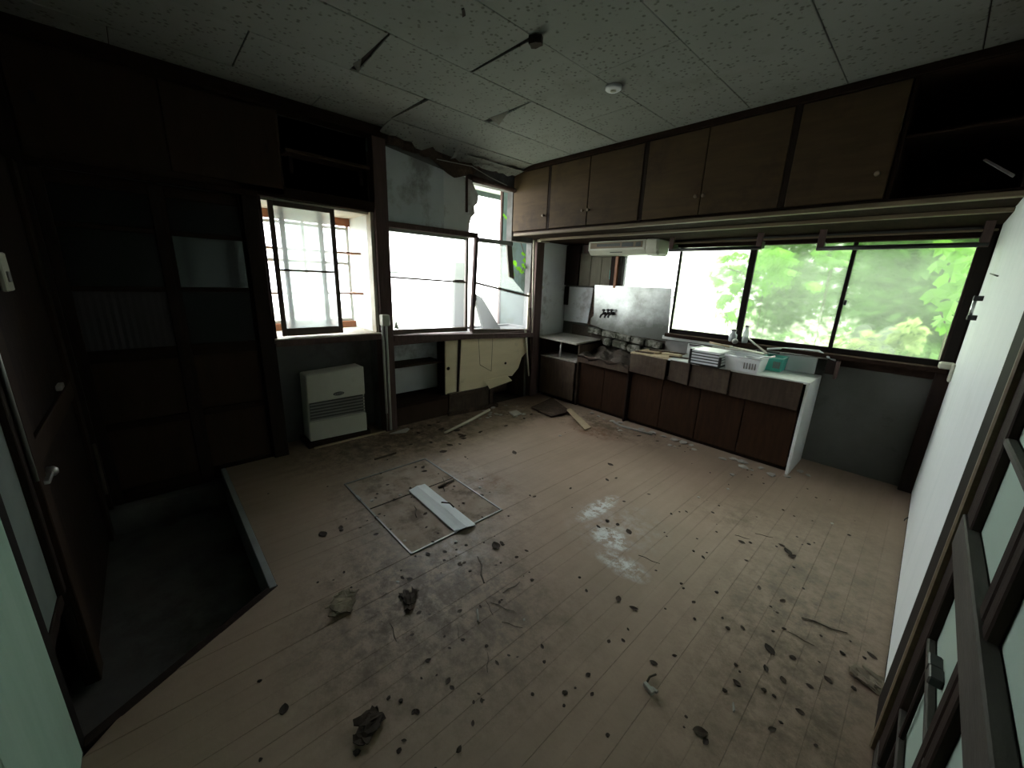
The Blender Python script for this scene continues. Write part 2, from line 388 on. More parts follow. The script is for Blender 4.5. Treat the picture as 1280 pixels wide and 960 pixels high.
# torn strip of ceiling sheets sagging along the window wall
def torn(name, x0, x1, y0, y1, nx, ny, fn, mat, parent=None, th=.006):
    vs, fs = [], []
    for s in (0, 1):
        for i in range(nx+1):
            for j in range(ny+1):
                u, v = i/nx, j/ny
                X, Y, Z = fn(x0+(x1-x0)*u, y0+(y1-y0)*v, u, v)
                vs.append((X, Y, Z+s*th))
    o = (nx+1)*(ny+1)
    for i in range(nx):
        for j in range(ny):
            a = i*(ny+1)+j; q = (a, a+1, a+ny+2, a+ny+1)
            fs.append(q); fs.append(tuple(o+k for k in reversed(q)))
    rim = [i*(ny+1) for i in range(nx+1)] + [nx*(ny+1)+j for j in range(1, ny+1)] + [i*(ny+1)+ny for i in range(nx-1, -1, -1)] + [j for j in range(ny-1, 0, -1)]
    for k in range(len(rim)):
        a, c = rim[k], rim[(k+1) % len(rim)]; fs.append((a, c, c+o, a+o))
    return mk(name, vs, fs, mat, parent, fix=True)
rr = random.Random(3)
jag = [rr.uniform(-1, 1) for _ in range(80)]
def sag1(X, Y, u, v):
    j = jag[int(v*24)]*.05
    return (X + (1-u)*(j+.02), Y, H-.004 - (1-u)**2*(.03+.05*math.sin(v*PI)+.02*jag[int(v*24)+30]))
torn('ceiling_panel', -3.42, -3.206, 1.63, 3.24, 6, 24, sag1, G['ceiling_board'], ce)
def sag2(X, Y, u, v):
    j = jag[int(v*18)+5]*.018
    return (X+(1-u)*j, Y, H-.05-(1-u)*(.035+.012*jag[int(v*18)+20]))
torn('torn_sheet', -3.46, -3.33, 2.35, 3.2, 4, 18, sag2, G['ceiling_board'], ce)
prism('loose_chip', [P(a_, c_, 2, H-.006) for a_, c_ in ((577,12),(580,11),(582,20),(578,22))], (0,0,.004), G['crumb'], ce)
for q_, dz in (((612,148),(636,139),(624,147)),.05), (((441,80),(452,74),(448,82)),.04):
    p_ = [P(a_, c_, 2, H-.004) for a_, c_ in q_]; p_[2] = p_[2]-Vector((0,0,dz))
    prism('torn_flap', p_, (0,0,.003), G['paper'], ce)
c = P(670,45,2,H)
hole = [(c.x+.036*rr.uniform(.6,1.2)*math.cos(a*.6), c.y+.036*rr.uniform(.6,1.2)*math.sin(a*.6), H-.006) for a in range(10)]
prism('broken_mount', hole, (0,0,-.035), G['crumb'], ce)
c = P(767,108,2,H)
d = thing('ceiling_rosette', (c.x,c.y,H-.03), 'small round white rosette fixed to the ceiling boards', 'rosette')
lathe('rosette_base', (c.x,c.y,H-.022), [(.05,.022),(.05,.006),(.042,0),(.012,-.002)], G['white_plastic'], d)
lathe('socket', (c.x,c.y,H-.03), [(.018,.01),(.018,.002),(.012,0)], G['cream_plastic'], d, 10)

# ---- wall_left (A)
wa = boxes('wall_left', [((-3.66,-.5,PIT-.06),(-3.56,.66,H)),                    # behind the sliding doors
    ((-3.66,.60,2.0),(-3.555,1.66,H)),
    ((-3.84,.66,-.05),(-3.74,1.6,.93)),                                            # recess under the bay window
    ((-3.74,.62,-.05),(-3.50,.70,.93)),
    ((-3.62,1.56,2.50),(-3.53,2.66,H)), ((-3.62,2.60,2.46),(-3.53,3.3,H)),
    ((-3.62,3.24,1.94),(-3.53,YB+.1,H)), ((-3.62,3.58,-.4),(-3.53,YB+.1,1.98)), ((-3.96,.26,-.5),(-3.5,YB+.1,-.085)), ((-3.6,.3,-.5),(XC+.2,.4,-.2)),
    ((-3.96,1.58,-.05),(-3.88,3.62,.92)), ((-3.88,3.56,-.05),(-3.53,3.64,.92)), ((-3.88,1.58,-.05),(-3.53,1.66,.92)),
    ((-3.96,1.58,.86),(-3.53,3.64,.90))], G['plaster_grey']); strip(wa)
t = box('floor_cupboard', (-3.9,1.66,-.08), (-3.5,3.6,-.012), G['dirt']); strip(t)
# plaster panels above the middle window, broken edge at the right
e = [(2.62,1.93),(2.63,2.05),(2.655,2.12),(2.70,2.16),(2.69,2.23),(2.735,2.27),(2.745,2.34),(2.70,2.40),(2.66,2.47)]
pp = thing('wall_left_plaster', (-3.52,2.2,1.93), None, None, None, 'structure')
prism('plaster_panel', [(-3.555,1.66,1.93),(-3.555,2.31,1.93),(-3.555,2.31,2.50),(-3.555,1.66,2.58)], (.035,0,0), G['plaster_blue'], pp)
prism('plaster_panel', [(-3.555,2.315,1.93)]+[(-3.555,a,c) for a, c in e]+[(-3.555,2.315,2.53)], (.03,0,0), G['plaster_white'], pp)
box('batten', (-3.53,2.575,2.16), (-3.51,2.60,2.5), G['post_wood'], pp)
# posts and beams of wall A
def struct_box(name, lo, hi, mat, bevel=.004):
    o = box(name, lo, hi, mat, None, bevel); strip(o); return o
struct_box('trim_3', (-3.56,1.565,-.02), (-3.44,1.685,H), G['post_wood'])           # post between bay and middle window
struct_box('trim_4', (-3.58,3.60,-.02), (-3.45,3.73,2.02), G['post_wood'])          # corner post
struct_box('trim_5', (-3.58,.60,PIT), (-3.46,.705,H), G['dark_wood'])               # post between doors and bay
struct_box('trim_6', (-3.56,-.36,2.60), (-3.42,1.7,H), G['dark_wood_h'])            # ceiling moulding
struct_box('trim_7', (-3.58,.70,2.02), (-3.46,1.57,2.10), G['dark_wood_h'])         # lintel over bay
struct_box('trim_8', (-3.58,1.68,1.915), (-3.46,2.70,1.965), G['post_wood'])        # lintel middle window
# rotten beam
bv, bf = [], []
nb = 30
for i in range(nb+1):
    v = i/nb; Y = 1.66+v*1.66
    top = H-.01; bot = 2.60-.035*rr.random()-(.13*math.exp(-((v-.47)/.13)**2)) + (.03 if v > .6 else 0)
    X = -3.47+.03*rr.uniform(-1,1)
    bv += [(-3.56,Y,top),(X,Y,top-.02),(X+.02*rr.random(),Y,(top+bot)/2),(X-.015,Y,bot),(-3.56,Y,bot+.01)]
for i in range(nb):
    for k in range(5):
        a = i*5+k; c = i*5+(k+1) % 5; bf.append((a, c, c+5, a+5))
bf += [tuple(range(5)), tuple(nb*5+k for k in (4,3,2,1,0))]
strip(mk('trim_9', bv, bf, G['rot_and_shade_wood'], fix=True))
strip(tube('trim_10', [(-3.47,2.62,2.48),(-3.47,3.3,2.46)], .025, G['post_wood'], n=4))
c0, c1, c2 = P(546,199,0,-3.44), P(590,208,0,-3.42), P(634,232,0,-3.42)
tag(tube('loose_wire', [c0,c1,(c1+c2)/2+Vector((0,0,-.01)),c2], .004, G['pipe_pvc'], n=5), 'thin pale loose wire hanging along the rotten beam above the broken window', 'wire')

# recess above bay window: shelf niche
nb_ = thing('wall_shelf', (-3.52,1.2,2.3), 'dark narrow wall shelf above the bay window', 'shelf')
box('shelf_board', (-3.56,.90,2.33), (-3.40,1.52,2.355), G['brown_board'], nb_)
box('bracket', (-3.56,1.47,2.22), (-3.50,1.50,2.33), G['dark_wood'], nb_)
box('bracket', (-3.56,.94,2.22), (-3.50,.97,2.33), G['dark_wood'], nb_)
nw = box('trim_11', (-3.565,.90,2.10), (-3.555,1.56,2.60), G['plaster_grey']); strip(nw)

# hanging cupboard above the dark doors
cb = thing('high_cupboard', (-3.45,.27,2.04), 'dark brown high cupboard above the sliding entrance doors', 'cupboard')
box('body', (-3.56,-.36,2.04), (-3.46,.885,2.62), G['brown_board'], cb)
for i in range(2):
    d = box('sliding_door', (-3.46+.012*i,-.35+i*.60,2.08), (-3.448+.012*i,.27+i*.60,2.58), G['brown_board'], cb)
    box('finger_pull', (-3.448+.012*i,-.28+i*1.06,2.30), (-3.444+.012*i,-.26+i*1.06,2.36), G['dark_wood'], d)
box('bottom_rail', (-3.47,-.36,2.005), (-3.43,.70,2.04), G['dark_wood_h'], cb)

# sliding doors on wall A (entrance)
def sliding_door(y0, y1, xf, label, ribbed):
    d = thing('sliding_door', (xf,(y0+y1)/2,PIT+.16), label, 'door')
    z0, z1 = -.07, 2.0
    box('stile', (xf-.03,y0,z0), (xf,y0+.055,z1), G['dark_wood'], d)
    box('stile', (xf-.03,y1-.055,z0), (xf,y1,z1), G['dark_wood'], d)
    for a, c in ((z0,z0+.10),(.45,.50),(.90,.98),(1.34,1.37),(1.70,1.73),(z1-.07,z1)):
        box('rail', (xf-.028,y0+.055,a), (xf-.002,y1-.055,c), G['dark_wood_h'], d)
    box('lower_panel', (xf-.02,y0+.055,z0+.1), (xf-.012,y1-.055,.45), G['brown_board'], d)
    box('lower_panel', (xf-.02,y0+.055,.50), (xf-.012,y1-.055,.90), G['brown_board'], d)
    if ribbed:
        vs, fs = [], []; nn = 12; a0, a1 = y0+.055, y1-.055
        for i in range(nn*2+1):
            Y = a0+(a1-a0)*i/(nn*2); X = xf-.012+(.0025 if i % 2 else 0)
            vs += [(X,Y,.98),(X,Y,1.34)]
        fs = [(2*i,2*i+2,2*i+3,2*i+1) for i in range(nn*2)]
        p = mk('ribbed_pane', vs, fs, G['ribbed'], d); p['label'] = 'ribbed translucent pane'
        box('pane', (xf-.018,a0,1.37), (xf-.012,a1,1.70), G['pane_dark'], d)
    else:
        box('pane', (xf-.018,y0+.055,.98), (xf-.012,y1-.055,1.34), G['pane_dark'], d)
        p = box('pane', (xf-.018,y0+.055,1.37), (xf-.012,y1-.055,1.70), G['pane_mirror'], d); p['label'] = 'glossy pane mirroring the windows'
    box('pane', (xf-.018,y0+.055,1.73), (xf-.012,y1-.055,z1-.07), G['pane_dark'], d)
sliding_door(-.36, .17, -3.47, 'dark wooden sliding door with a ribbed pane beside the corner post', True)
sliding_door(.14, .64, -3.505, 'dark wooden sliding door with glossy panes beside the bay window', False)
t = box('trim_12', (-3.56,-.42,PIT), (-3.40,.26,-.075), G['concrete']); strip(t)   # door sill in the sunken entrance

# ---- bay window (window_1)
b1 = thing('window_1', (-3.75,1.13,.95), None, None, None, 'structure')
box('sill_board', (-4.0,.70,.945), (-3.44,1.565,.985), G['pale_frame'], b1)
box('sill_front', (-3.46,.70,.925), (-3.425,1.565,.975), G['post_wood'], b1)
box('side_board', (-3.98,1.535,.985), (-3.56,1.56,2.02), G['white_panel'], b1)
box('side_board', (-3.98,.705,.985), (-3.56,.73,2.02), G['white_panel'], b1)
box('side_trim', (-3.56,1.535,.985), (-3.48,1.565,2.02), G['pale_frame'], b1)
box('side_trim', (-3.56,.70,.985), (-3.48,.725,2.02), G['dark_wood'], b1)
box('head_board', (-3.98,.73,2.0), (-3.52,1.535,2.03), G['pale_frame'], b1)
box('head_rail', (-3.985,.73,1.93), (-3.95,1.535,2.0), G['orange_wood'], b1)
box('foot_rail', (-3.985,.73,.985), (-3.95,1.535,1.045), G['orange_wood'], b1)
for z in (1.315, 1.675):
    box('shelf_board', (-3.95,.73,z), (-3.72,1.535,z+.014), G['orange_wood'], b1)
for y in (.73, 1.115, 1.505):
    box('outer_stile', (-4.0,y,1.045), (-3.975,y+.028,1.93), G['ext_pale'], b1)
for z in (1.045, 1.58, 1.895):
    box('outer_rail', (-3.995,.758,z), (-3.978,1.505,z+.026), G['ext_pale'], b1)
for y0, y1 in ((.758,1.115),(1.143,1.505)):
    for z0, z1 in ((1.071,1.58),(1.606,1.895)):
        box('outer_pane', (-3.988,y0,z0), (-3.982,y1,z1), G['pane_frost'], b1, bevel=0)
# two inner sashes pushed together in the middle of the opening
def sash(y0, y1, xf, mats, mid, panes, nm='inner_sash'):
    s = box(nm, (xf-.022,y0,1.0), (xf,y0+.034,2.0), mats, b1)
    box('stile', (xf-.022,y1-.034,1.0), (xf,y1,2.0), mats, s)
    box('bottom_rail', (xf-.022,y0+.034,1.0), (xf,y1-.034,1.06), mats, s)
    box('top_rail', (xf-.022,y0+.034,1.965), (xf,y1-.034,2.0), mats, s)
    if mid: box('mid_rail', (xf-.018,y0+.034,mid), (xf-.004,y1-.034,mid+.016), mats, s)
    box('pane', (xf-.013,y0+.034,1.06), (xf-.008,y1-.034,1.965), panes, s, bevel=0)
sash(.765, 1.235, -3.475, G['sash_brown'], 1.50, G['pane_milky'])
sash(.84, 1.15, -3.515, G['sash_brown'], None, G['pane_clear'])

# wall strip under bay + heater
hp = thing('space_heater', (-3.6,1.15,.0), 'cream and grey oil space heater standing under the bay window', 'heater')
A, B_, C_, D_ = P(388,552,0,-3.52), P(459,539,0,-3.49), P(454,458,0,-3.49), P(382,470,0,-3.52)
def hq(u0, u1, v0, v1, dx):
    def q(u, v):
        a = A.lerp(B_, u); c = D_.lerp(C_, u); r = a.lerp(c, v); return r + Vector((dx,0,0))
    return [q(u0,v0), q(u1,v0), q(u1,v1), q(u0,v1)]
hexa('body', hq(0,1,0,1,-.012), (-.17,0,0), G['heater_cream'], hp, bevel=.008)
box('foot_plate', (-3.72,.86,0), (-3.47,1.42,.05), G['dark_wood_h'], hp)
hexa('upper_panel', hq(.0,1,.59,1,.008), (-.02,0,0), G['heater_cream'], hp, bevel=.005)
hexa('lower_panel', hq(.0,1,0,.30,.008), (-.02,0,0), G['heater_cream'], hp, bevel=.005)
hexa('grille_back', hq(.03,.97,.31,.58,-.008), (-.01,0,0), G['grille'], hp)
for i in range(6):
    v = .315+i*.046
    hexa('louvre', hq(.02,.98,v,v+.022,.004), (-.014,0,-.004), G['grey_rail'], hp, bevel=.001)
ce_ = hq(0,1,0,1,0); q = A.lerp(B_,.52).lerp(D_.lerp(C_,.52),.665)
pts = [(q.x+.010, q.y+.048*math.cos(2*PI*i/20), q.z+.017*math.sin(2*PI*i/20)) for i in range(20)]
bd = prism('badge', pts, (.003,0,0), G['badge'], hp); bd['label'] = 'dark oval badge'
pts = [(q.x+.0135, q.y+.040*math.cos(2*PI*i/20), q.z+.011*math.sin(2*PI*i/20)) for i in range(20)]
prism('badge_inner', pts, (.001,0,0), G['grey_rail'], bd)
bx_ = q
for i in range(5):
    box('badge_letter', (q.x+.0146,q.y-.026+i*.011,q.z-.004), (q.x+.0156,q.y-.019+i*.011,q.z+.004), G['badge'], bd, bevel=0)
sk = tag(box('floor_strip', (-3.46,.9,-.001), (-3.44,1.56,.014), G['pale_wood']), 'thin pale wooden strip on the floor in front of the heater', 'strip')

# ---- middle window (window_2) and broken window (window_3)
b2 = thing('window_2', (-3.5,2.13,.9), None, None, None, 'structure')
hexa('sill_board', [(-3.60,1.685,.895),(-3.43,1.685,.895),(-3.43,3.58,.80),(-3.60,3.58,.80)], (0,0,.055), G['post_wood'], b2)
hexa('bottom_rail', [(-3.545,1.685,.95),(-3.50,1.685,.95),(-3.50,2.58,.93),(-3.545,2.58,.93)], (0,0,.045), G['sash_brown'], b2)
box('head_rail', (-3.54,1.685,1.885), (-3.50,2.58,1.918), G['grey_rail'], b2)
hexa('mid_rail', [(-3.53,1.685,1.475),(-3.505,1.685,1.475),(-3.505,2.57,1.447),(-3.53,2.57,1.447)], (0,0,.018), G['sash_brown'], b2)
box('outer_rail', (-3.57,1.69,1.52), (-3.555,1.86,1.535), G['grey_rail'], b2)
box('stile', (-3.54,1.68,.95), (-3.50,1.70,1.9), G['sash_brown'], b2)
hexa('stile', [(-3.54,2.565,.93),(-3.50,2.565,.93),(-3.50,2.595,.93),(-3.54,2.595,.93)], (0,.012,.98), G['sash_brown'], b2)
box('pane', (-3.52,1.70,.98), (-3.515,2.565,1.465), G['pane_frost'], b2, bevel=0)
box('pane', (-3.52,1.70,1.48), (-3.515,2.565,1.885), G['pane_clear'], b2, bevel=0)
b3 = thing('window_3', (-3.5,3.1,.9), None, None, None, 'structure')
hexa('stile', [(-3.51,2.625,.93),(-3.47,2.625,.93),(-3.47,2.665,.93),(-3.51,2.665,.93)], (0,.05,1.0), G['post_wood'], b3)
s0, s1 = P(593,353,0,-3.5), P(661,370,0,-3.5)
hexa('mid_rail', [s0+Vector((-.02,0,-.012)), s0+Vector((.02,0,-.012)), s1+Vector((.02,0,-.012)), s1+Vector((-.02,0,-.012))], (0,0,.02), G['sash_brown'], b3)
t0, t1 = P(597,300,0,-3.5), P(640,305,0,-3.5)
hexa('top_rail', [t0+Vector((-.02,0,-.02)), t0+Vector((.02,0,-.02)), t1+Vector((.02,0,-.02)), t1+Vector((-.02,0,-.02))], (0,0,.045), G['grey_rail'], b3)
hexa('upper_stile', [P(634,306,0,-3.5), P(640,306,0,-3.5), P(643,349,0,-3.5), P(637,346,0,-3.5)], (-.03,0,0), G['sash_brown'], b3)
hexa('bottom_rail', [(-3.54,2.66,.905),(-3.50,2.66,.905),(-3.50,3.56,.85),(-3.54,3.56,.85)], (0,0,.045), G['sash_brown'], b3)
hexa('lower_pane', [P(597,356,0,-3.515), P(660,372,0,-3.515), P(660,413,0,-3.515), P(594,411,0,-3.515)], (-.005,0,0), G['pane_frost'], b3, bevel=0)
hexa('stile', [(-3.53,3.54,.85),(-3.50,3.54,.85),(-3.50,3.57,.85),(-3.53,3.57,.85)], (0,0,.50), G['pale_frame'], b3)
# broken-off glass edge
prism('upper_pane', [P(px,py,0,-3.512) for px, py in ((599,304),(634,308),(637,344),(655,366),(620,358),(597,352))], (-.004,0,0), G['pane_clear'], b3)
# strips of split wood hanging by the corner post
sw = thing('split_board', (-3.47,3.56,.3), 'splintered pale boards hanging loose beside the kitchen corner post', 'board')
for i, (p0, p1, wd) in enumerate((((655,412),(660,470),.035),((661,385),(663,462),.03),((666,300),(664,420),.03))):
    a, c = P(*p0,0,-3.47), P(*p1,0,-3.45)
    hexa('splinter', [a, a+Vector((0,wd,0)), c+Vector((0,wd*.5,0)), c], (.012,0,0), G['pale_frame'] if i != 1 else G['rot_and_shade_wood'], sw)

# things outside the windows on that side
def ext_board(q, off, mat, label):
    tag(hexa('leaning_board', q, off, mat), label, 'board')
ext_board([P(569,328,0,-3.75), P(584,328,0,-3.75), P(583,409,0,-3.70), P(568,409,0,-3.70)], (-.05,0,0), G['ext_board'], 'pale upright board leaning outside the middle window')
ext_board([P(592,366,0,-3.72), P(603,372,0,-3.72), P(626,411,0,-3.66), P(604,411,0,-3.66)], (-.04,0,0), G['ext_board'], 'pale slanting board leaning outside the broken window')
cw = thing('corrugated_wall', (-4.0,3.72,.0), 'pale blue-green corrugated metal wall outside the broken window', 'corrugated wall')
nn = 44; vs, fs = [], []
for i in range(nn+1):
    X = -3.62-.62*i/nn; Y = 3.72+.016*math.cos(i*PI/2)
    vs += [(X,Y,-.6),(X,Y,3.0)]
fs = [(2*i,2*i+2,2*i+3,2*i+1) for i in range(nn)]
mk('corrugated_sheet', vs, fs, G['corrugated'], cw)
box('corner_trim', (-4.27,3.69,-.6), (-4.23,3.76,3.0), G['post_wood'], cw)
ev = thing('roof_eave', (-4.0,3.0,2.62), 'pale underside of the roof eave outside above the broken wall', 'eave')
box('soffit', (-4.5,1.4,2.64), (-3.66,4.3,2.67), G['ext_pale'], ev)
box('fascia', (-4.53,1.4,2.58), (-4.5,4.3,2.72), G['corrugated'], ev)

# ---- low cupboard under the middle window
lc = thing('low_cupboard', (-3.6,2.5,0), 'built-in low cupboard with warped cream sliding doors below the broken window', 'cupboard')
box('back_panel', (-3.872,1.67,.22), (-3.86,2.44,.86), G['plaster_white'], lc)
box('back_panel', (-3.872,2.45,-.01), (-3.86,3.555,.86), G['rot_and_shade_wood'], lc)  # dark colour paints in the shade behind the broken door
box('side_panel', (-3.86,3.545,-.01), (-3.53,3.555,.86), G['rot_and_shade_wood'], lc)  # side lining, dark for the same painted shade
box('bottom_board', (-3.86,1.69,.20), (-3.48,2.98,.235), G['dark_wood_h'], lc)
box('shelf', (-3.86,1.69,.585), (-3.60,2.33,.605), G['brown_board'], lc)
box('divider', (-3.86,2.42,.235), (-3.53,2.45,.86), G['dark_wood'], lc)
box('top_rail', (-3.54,1.69,.845), (-3.47,3.55,.885), G['post_wood'], lc)
d = hexa('sliding_door', [(-3.535,2.31,.235),(-3.535,2.48,.235),(-3.535,2.50,.88),(-3.535,2.31,.885)], (.02,0,0), G['cream_board'], lc)
lathe('finger_pull', (-3.514,2.345,.53), [(.02,-.002),(.02,.004),(.012,.005)], G['dark_wood'], d, 12, 'x')
hexa('door_edge', [(-3.512,2.455,.235),(-3.512,2.49,.235),(-3.512,2.51,.88),(-3.512,2.475,.88)], (.012,0,0), G['dark_wood'], lc)
# big warped door with ragged lower right corner
pts = [P(*p,0,-3.49) for p in ((574,490),(577,421),(657,416),(658,440),(652,447),(648,460),(640,470),(628,470),(620,476),(612,480),(606,484),(600,485))]
d = prism('sliding_door', pts, (-.018,0,0), G['cream_board'], lc); d['label'] = 'warped cream door with a rotted corner'
c = P(632,454,0,-3.485); lathe('finger_pull', (c.x-.004,c.y,c.z), [(.016,0),(.016,.005),(.01,.006)], G['dark_wood'], d, 12, 'x')
a = [P(*p,0,-3.488) for p in ((598,421),(600,456),(614,464),(616,421))]
for i in range(3):
    tube('crack', [a[i], a[i+1]], .0022, G['dark_wood'], d, 4)
cv = [P(*p,0,-3.44) for p in ((606,476),(634,470),(640,476),(612,486))]
prism('peeling_layer', cv, (-.006,0,.01), G['cream_board'], lc)
box('base_panel', (-3.52,1.69,0), (-3.50,2.33,.20), G['brown_board'], lc)
box('base_panel', (-3.52,2.34,0), (-3.495,2.94,.215), G['counter_front'], lc)
hexa('kick_board', [(-3.47,2.30,0),(-3.44,2.30,0),(-3.36,2.96,.0),(-3.40,2.96,.0)], (0,0,.045), G['rot_and_shade_wood'], lc)
box('rail', (-3.53,2.33,.20), (-3.47,3.10,.245), G['rot_and_shade_wood'], lc)
box('stub_post', (-3.52,2.92,0), (-3.47,2.97,.20), G['rot_and_shade_wood'], lc)

# conduits on post
cd = thing('wall_conduit', (-3.42,1.63,0), 'two grey plastic conduits and a junction box on the window post', 'conduit')
j0 = P(480,400,0,-3.42)
box('junction_box', (-3.44,j0.y-.035,j0.z-.05), (-3.37,j0.y+.035,j0.z+.05), G['cream_plastic'], cd, .006)
tube('conduit', [(-3.42,j0.y-.018,j0.z-.05),(-3.42,j0.y-.018,.20)], .012, G['pipe_pvc'], cd)
tube('conduit', [(-3.42,j0.y+.018,j0.z-.05),(-3.42,j0.y+.018,.02)], .012, G['pipe_pvc'], cd)
tube('loose_pipe', [(-3.42,j0.y-.018,.20),(-3.42,j0.y-.02,.02)], .005, G['grey_rail'], cd)
c = P(495,406,0,-3.46)
tag(prism('sill_scrap', [c+Vector((0,-.02,-.03)), c+Vector((0,.0,.04)), c+Vector((0,.012,-.0)), c+Vector((.0,.03,-.045)), c+Vector((0,.01,-.04))], (.008,0,0), G['white_plastic']), 'small white scrap stuck on the middle window sill', 'scrap')

# ---- wall_back (B)
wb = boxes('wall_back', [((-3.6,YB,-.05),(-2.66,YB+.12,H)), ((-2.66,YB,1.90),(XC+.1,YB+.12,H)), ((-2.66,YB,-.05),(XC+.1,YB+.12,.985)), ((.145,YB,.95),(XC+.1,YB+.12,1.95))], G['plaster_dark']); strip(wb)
# alcove side wall panel
t = box('wall_left_alcove', (-3.53,3.735,.80), (-3.49,4.245,1.97), G['plaster_white']); strip(t)
c = P(676,361,0,-3.48)
tag(lathe('wall_button', (-3.49,3.76,1.42), [(.018,0),(.018,.012),(.01,.016)], G['cream_plastic'], None, 10, 'x'), 'tiny cream button on the alcove wall by the corner post', 'button')
tag(box('post_cap', (-3.50,3.60,1.955), (-3.40,3.76,1.985), G['pale_frame']), 'small pale block under the wall cupboards on the corner post', 'block')

# window_4: four sliding sashes
b4 = thing('window_4', (-1.24,YB,.98), None, None, None, 'structure')
box('sill_board', (-1.95,4.10,.965), (.15,4.26,1.0), G['dark_wood_h'], b4)
box('apron_board', (-.52,4.20,.90), (.15,4.25,.968), G['dark_wood_h'], b4)
box('head_board', (-2.64,4.19,1.89), (.15,4.27,1.925), G['dark_wood_h'], b4)
box('curtain_rail', (-2.05,4.155,1.925), (.17,4.17,1.94), G['cab_edge'], b4)
box('jamb', (.115,4.16,1.0), (.172,4.27,1.9), G['sash_dark'], b4)
box('jamb', (-2.66,4.18,1.0), (-2.61,4.27,1.9), G['sash_dark'], b4)
for xx, ww in ((-1.96,.02),(-1.29,.055),(-.555,.028)):
    box('stile', (xx,4.215,1.0), (xx+ww,4.25,1.895), G['sash_dark'], b4)
box('sill_ledge', (-2.0,4.16,.93), (-1.30,4.26,.968), G['white_laminate'], b4)
for x0, x1, zb in ((-2.61,-1.96,1.0),(-1.94,-1.29,1.05),(-1.235,-.555,1.05),(-.527,.115,1.05)):
    if zb > 1: box('bottom_rail', (x0,4.215,1.0), (x1,4.245,1.045), G['sash_dark'], b4)
    box('pane', (x0,4.228,zb-.005), (x1,4.234,1.895), G['pane_hazy'] if x0 > -2.5 else G['pane_clear'], b4, bevel=0)
lk = box('latch', (-.525,4.20,1.40), (-.505,4.215,1.44), G['black_metal'], b4)

# upper cupboards
YF = 3.24
def unit(x0, x1, doors, label, opening=None):
    u = thing('wall_cupboard', ((x0+x1)/2,3.7,2.0), label, 'cupboard', None)
    box('bottom_board', (x0,YF,2.005), (x1,YB,2.03), G['brown_board'], u)
    box('top_board', (x0,YF,2.64), (x1,YB,2.672), G['brown_board'], u)
    box('side_board', (x0,YF+.004,2.03), (x0+.018,YB,2.64), G['cab_veneer'], u)
    box('side_board', (x1-.018,YF+.004,2.03), (x1,YB,2.64), G['brown_board'], u)
    box('back_board', (x0+.018,YB-.012,2.03), (x1-.018,YB-.002,2.64), G['brown_board'], u)
    if opening:
        box('shelf', (opening[0],YF+.02,2.345), (opening[1],YB-.012,2.36), G['brown_board'], u)
        box('divider', (opening[0]-.02,YF+.004,2.03), (opening[0],YB-.012,2.64), G['brown_board'], u)
    box('frame_post', (x1-.022,YF-.016,2.03), (x1+.012,YF+.004,2.64), G['dark_wood'], u)
    for a, c, kx in doors:
        d = box('door', (a,YF-.02,2.035), (c,YF,2.63), G['cab_veneer'], u)
        lathe('knob', (kx,YF-.02,2.166), [(.007,0),(.007,-.012),(.015,-.018),(.015,-.026),(.008,-.03)], G['cab_edge'], d, 12, 'y')
unit(-3.5,-2.955,[(-3.495,-2.975,-3.01)], 'single brown wall cupboard against the window wall')
unit(-2.953,-1.89,[(-2.94,-2.462,-2.498),(-2.455,-1.915,-2.433)], 'brown double wall cupboard above the ventilator and steel splashback')
unit(-1.888,-.85,[(-1.875,-1.402,-1.428),(-1.396,-.875,-1.371)], 'brown double wall cupboard above the hanging rods and frosted window')
unit(-.848,.175,[(-.835,-.345,-.394)], 'brown wall cupboard with one door missing beside the white wall', (-.32,.155))
strip(box('trim_13', (-3.5,YF-.03,2.635), (XC,YF-.004,H), G['dark_wood_h']))
strip(box('trim_14', (-3.47,YF-.03,1.985), (XC,YF+.02,2.012), G['cab_edge']))
strip(box('trim_15', (-3.4,3.58,1.965), (XC,3.62,1.99), G['cab_edge']))
strip(box('soffit_board', (-3.45,3.62,1.965), (XC,4.25,2.003), G['dark_wood_h']))
strip(box('soffit_board_front', (-3.47,YF+.02,1.99), (XC,3.58,2.003), G['dark_wood_h']))
c = P(1245,208,1,YF)
tag(hexa('loose_bracket', [P(1228,200,1,YF-.03), P(1233,198,1,YF-.03), P(1270,218,1,YF-.08), P(1266,222,1,YF-.08)], (0,.01,0), G['concrete']), 'grey metal bracket hanging in the doorless wall cupboard', 'bracket')
# hanging rods
def rods(x0, x1, z, y, label):
    r = thing('hanging_rod', ((x0+x1)/2,y,z), label, 'rod')
    tube('rod', [(x0,y,z),(x1,y,z)], .016, G['black_metal'], r)
    for xx in (x0+.02, x1-.02):
        box('hanger', (xx-.022,y-.012,z-.015), (xx+.022,y+.012,1.97), G['post_wood'], r)
        box('arm', (xx-.008,y,z+.0), (xx+.008,y+.13,z+.06), G['black_metal'], r)
rods(-1.95,-1.13,1.845,3.95,'black hanging rod with wooden hangers beside the cream ventilator')
rods(-.74,.14,1.825,3.95,'black hanging rod with wooden hangers beside the white wall')

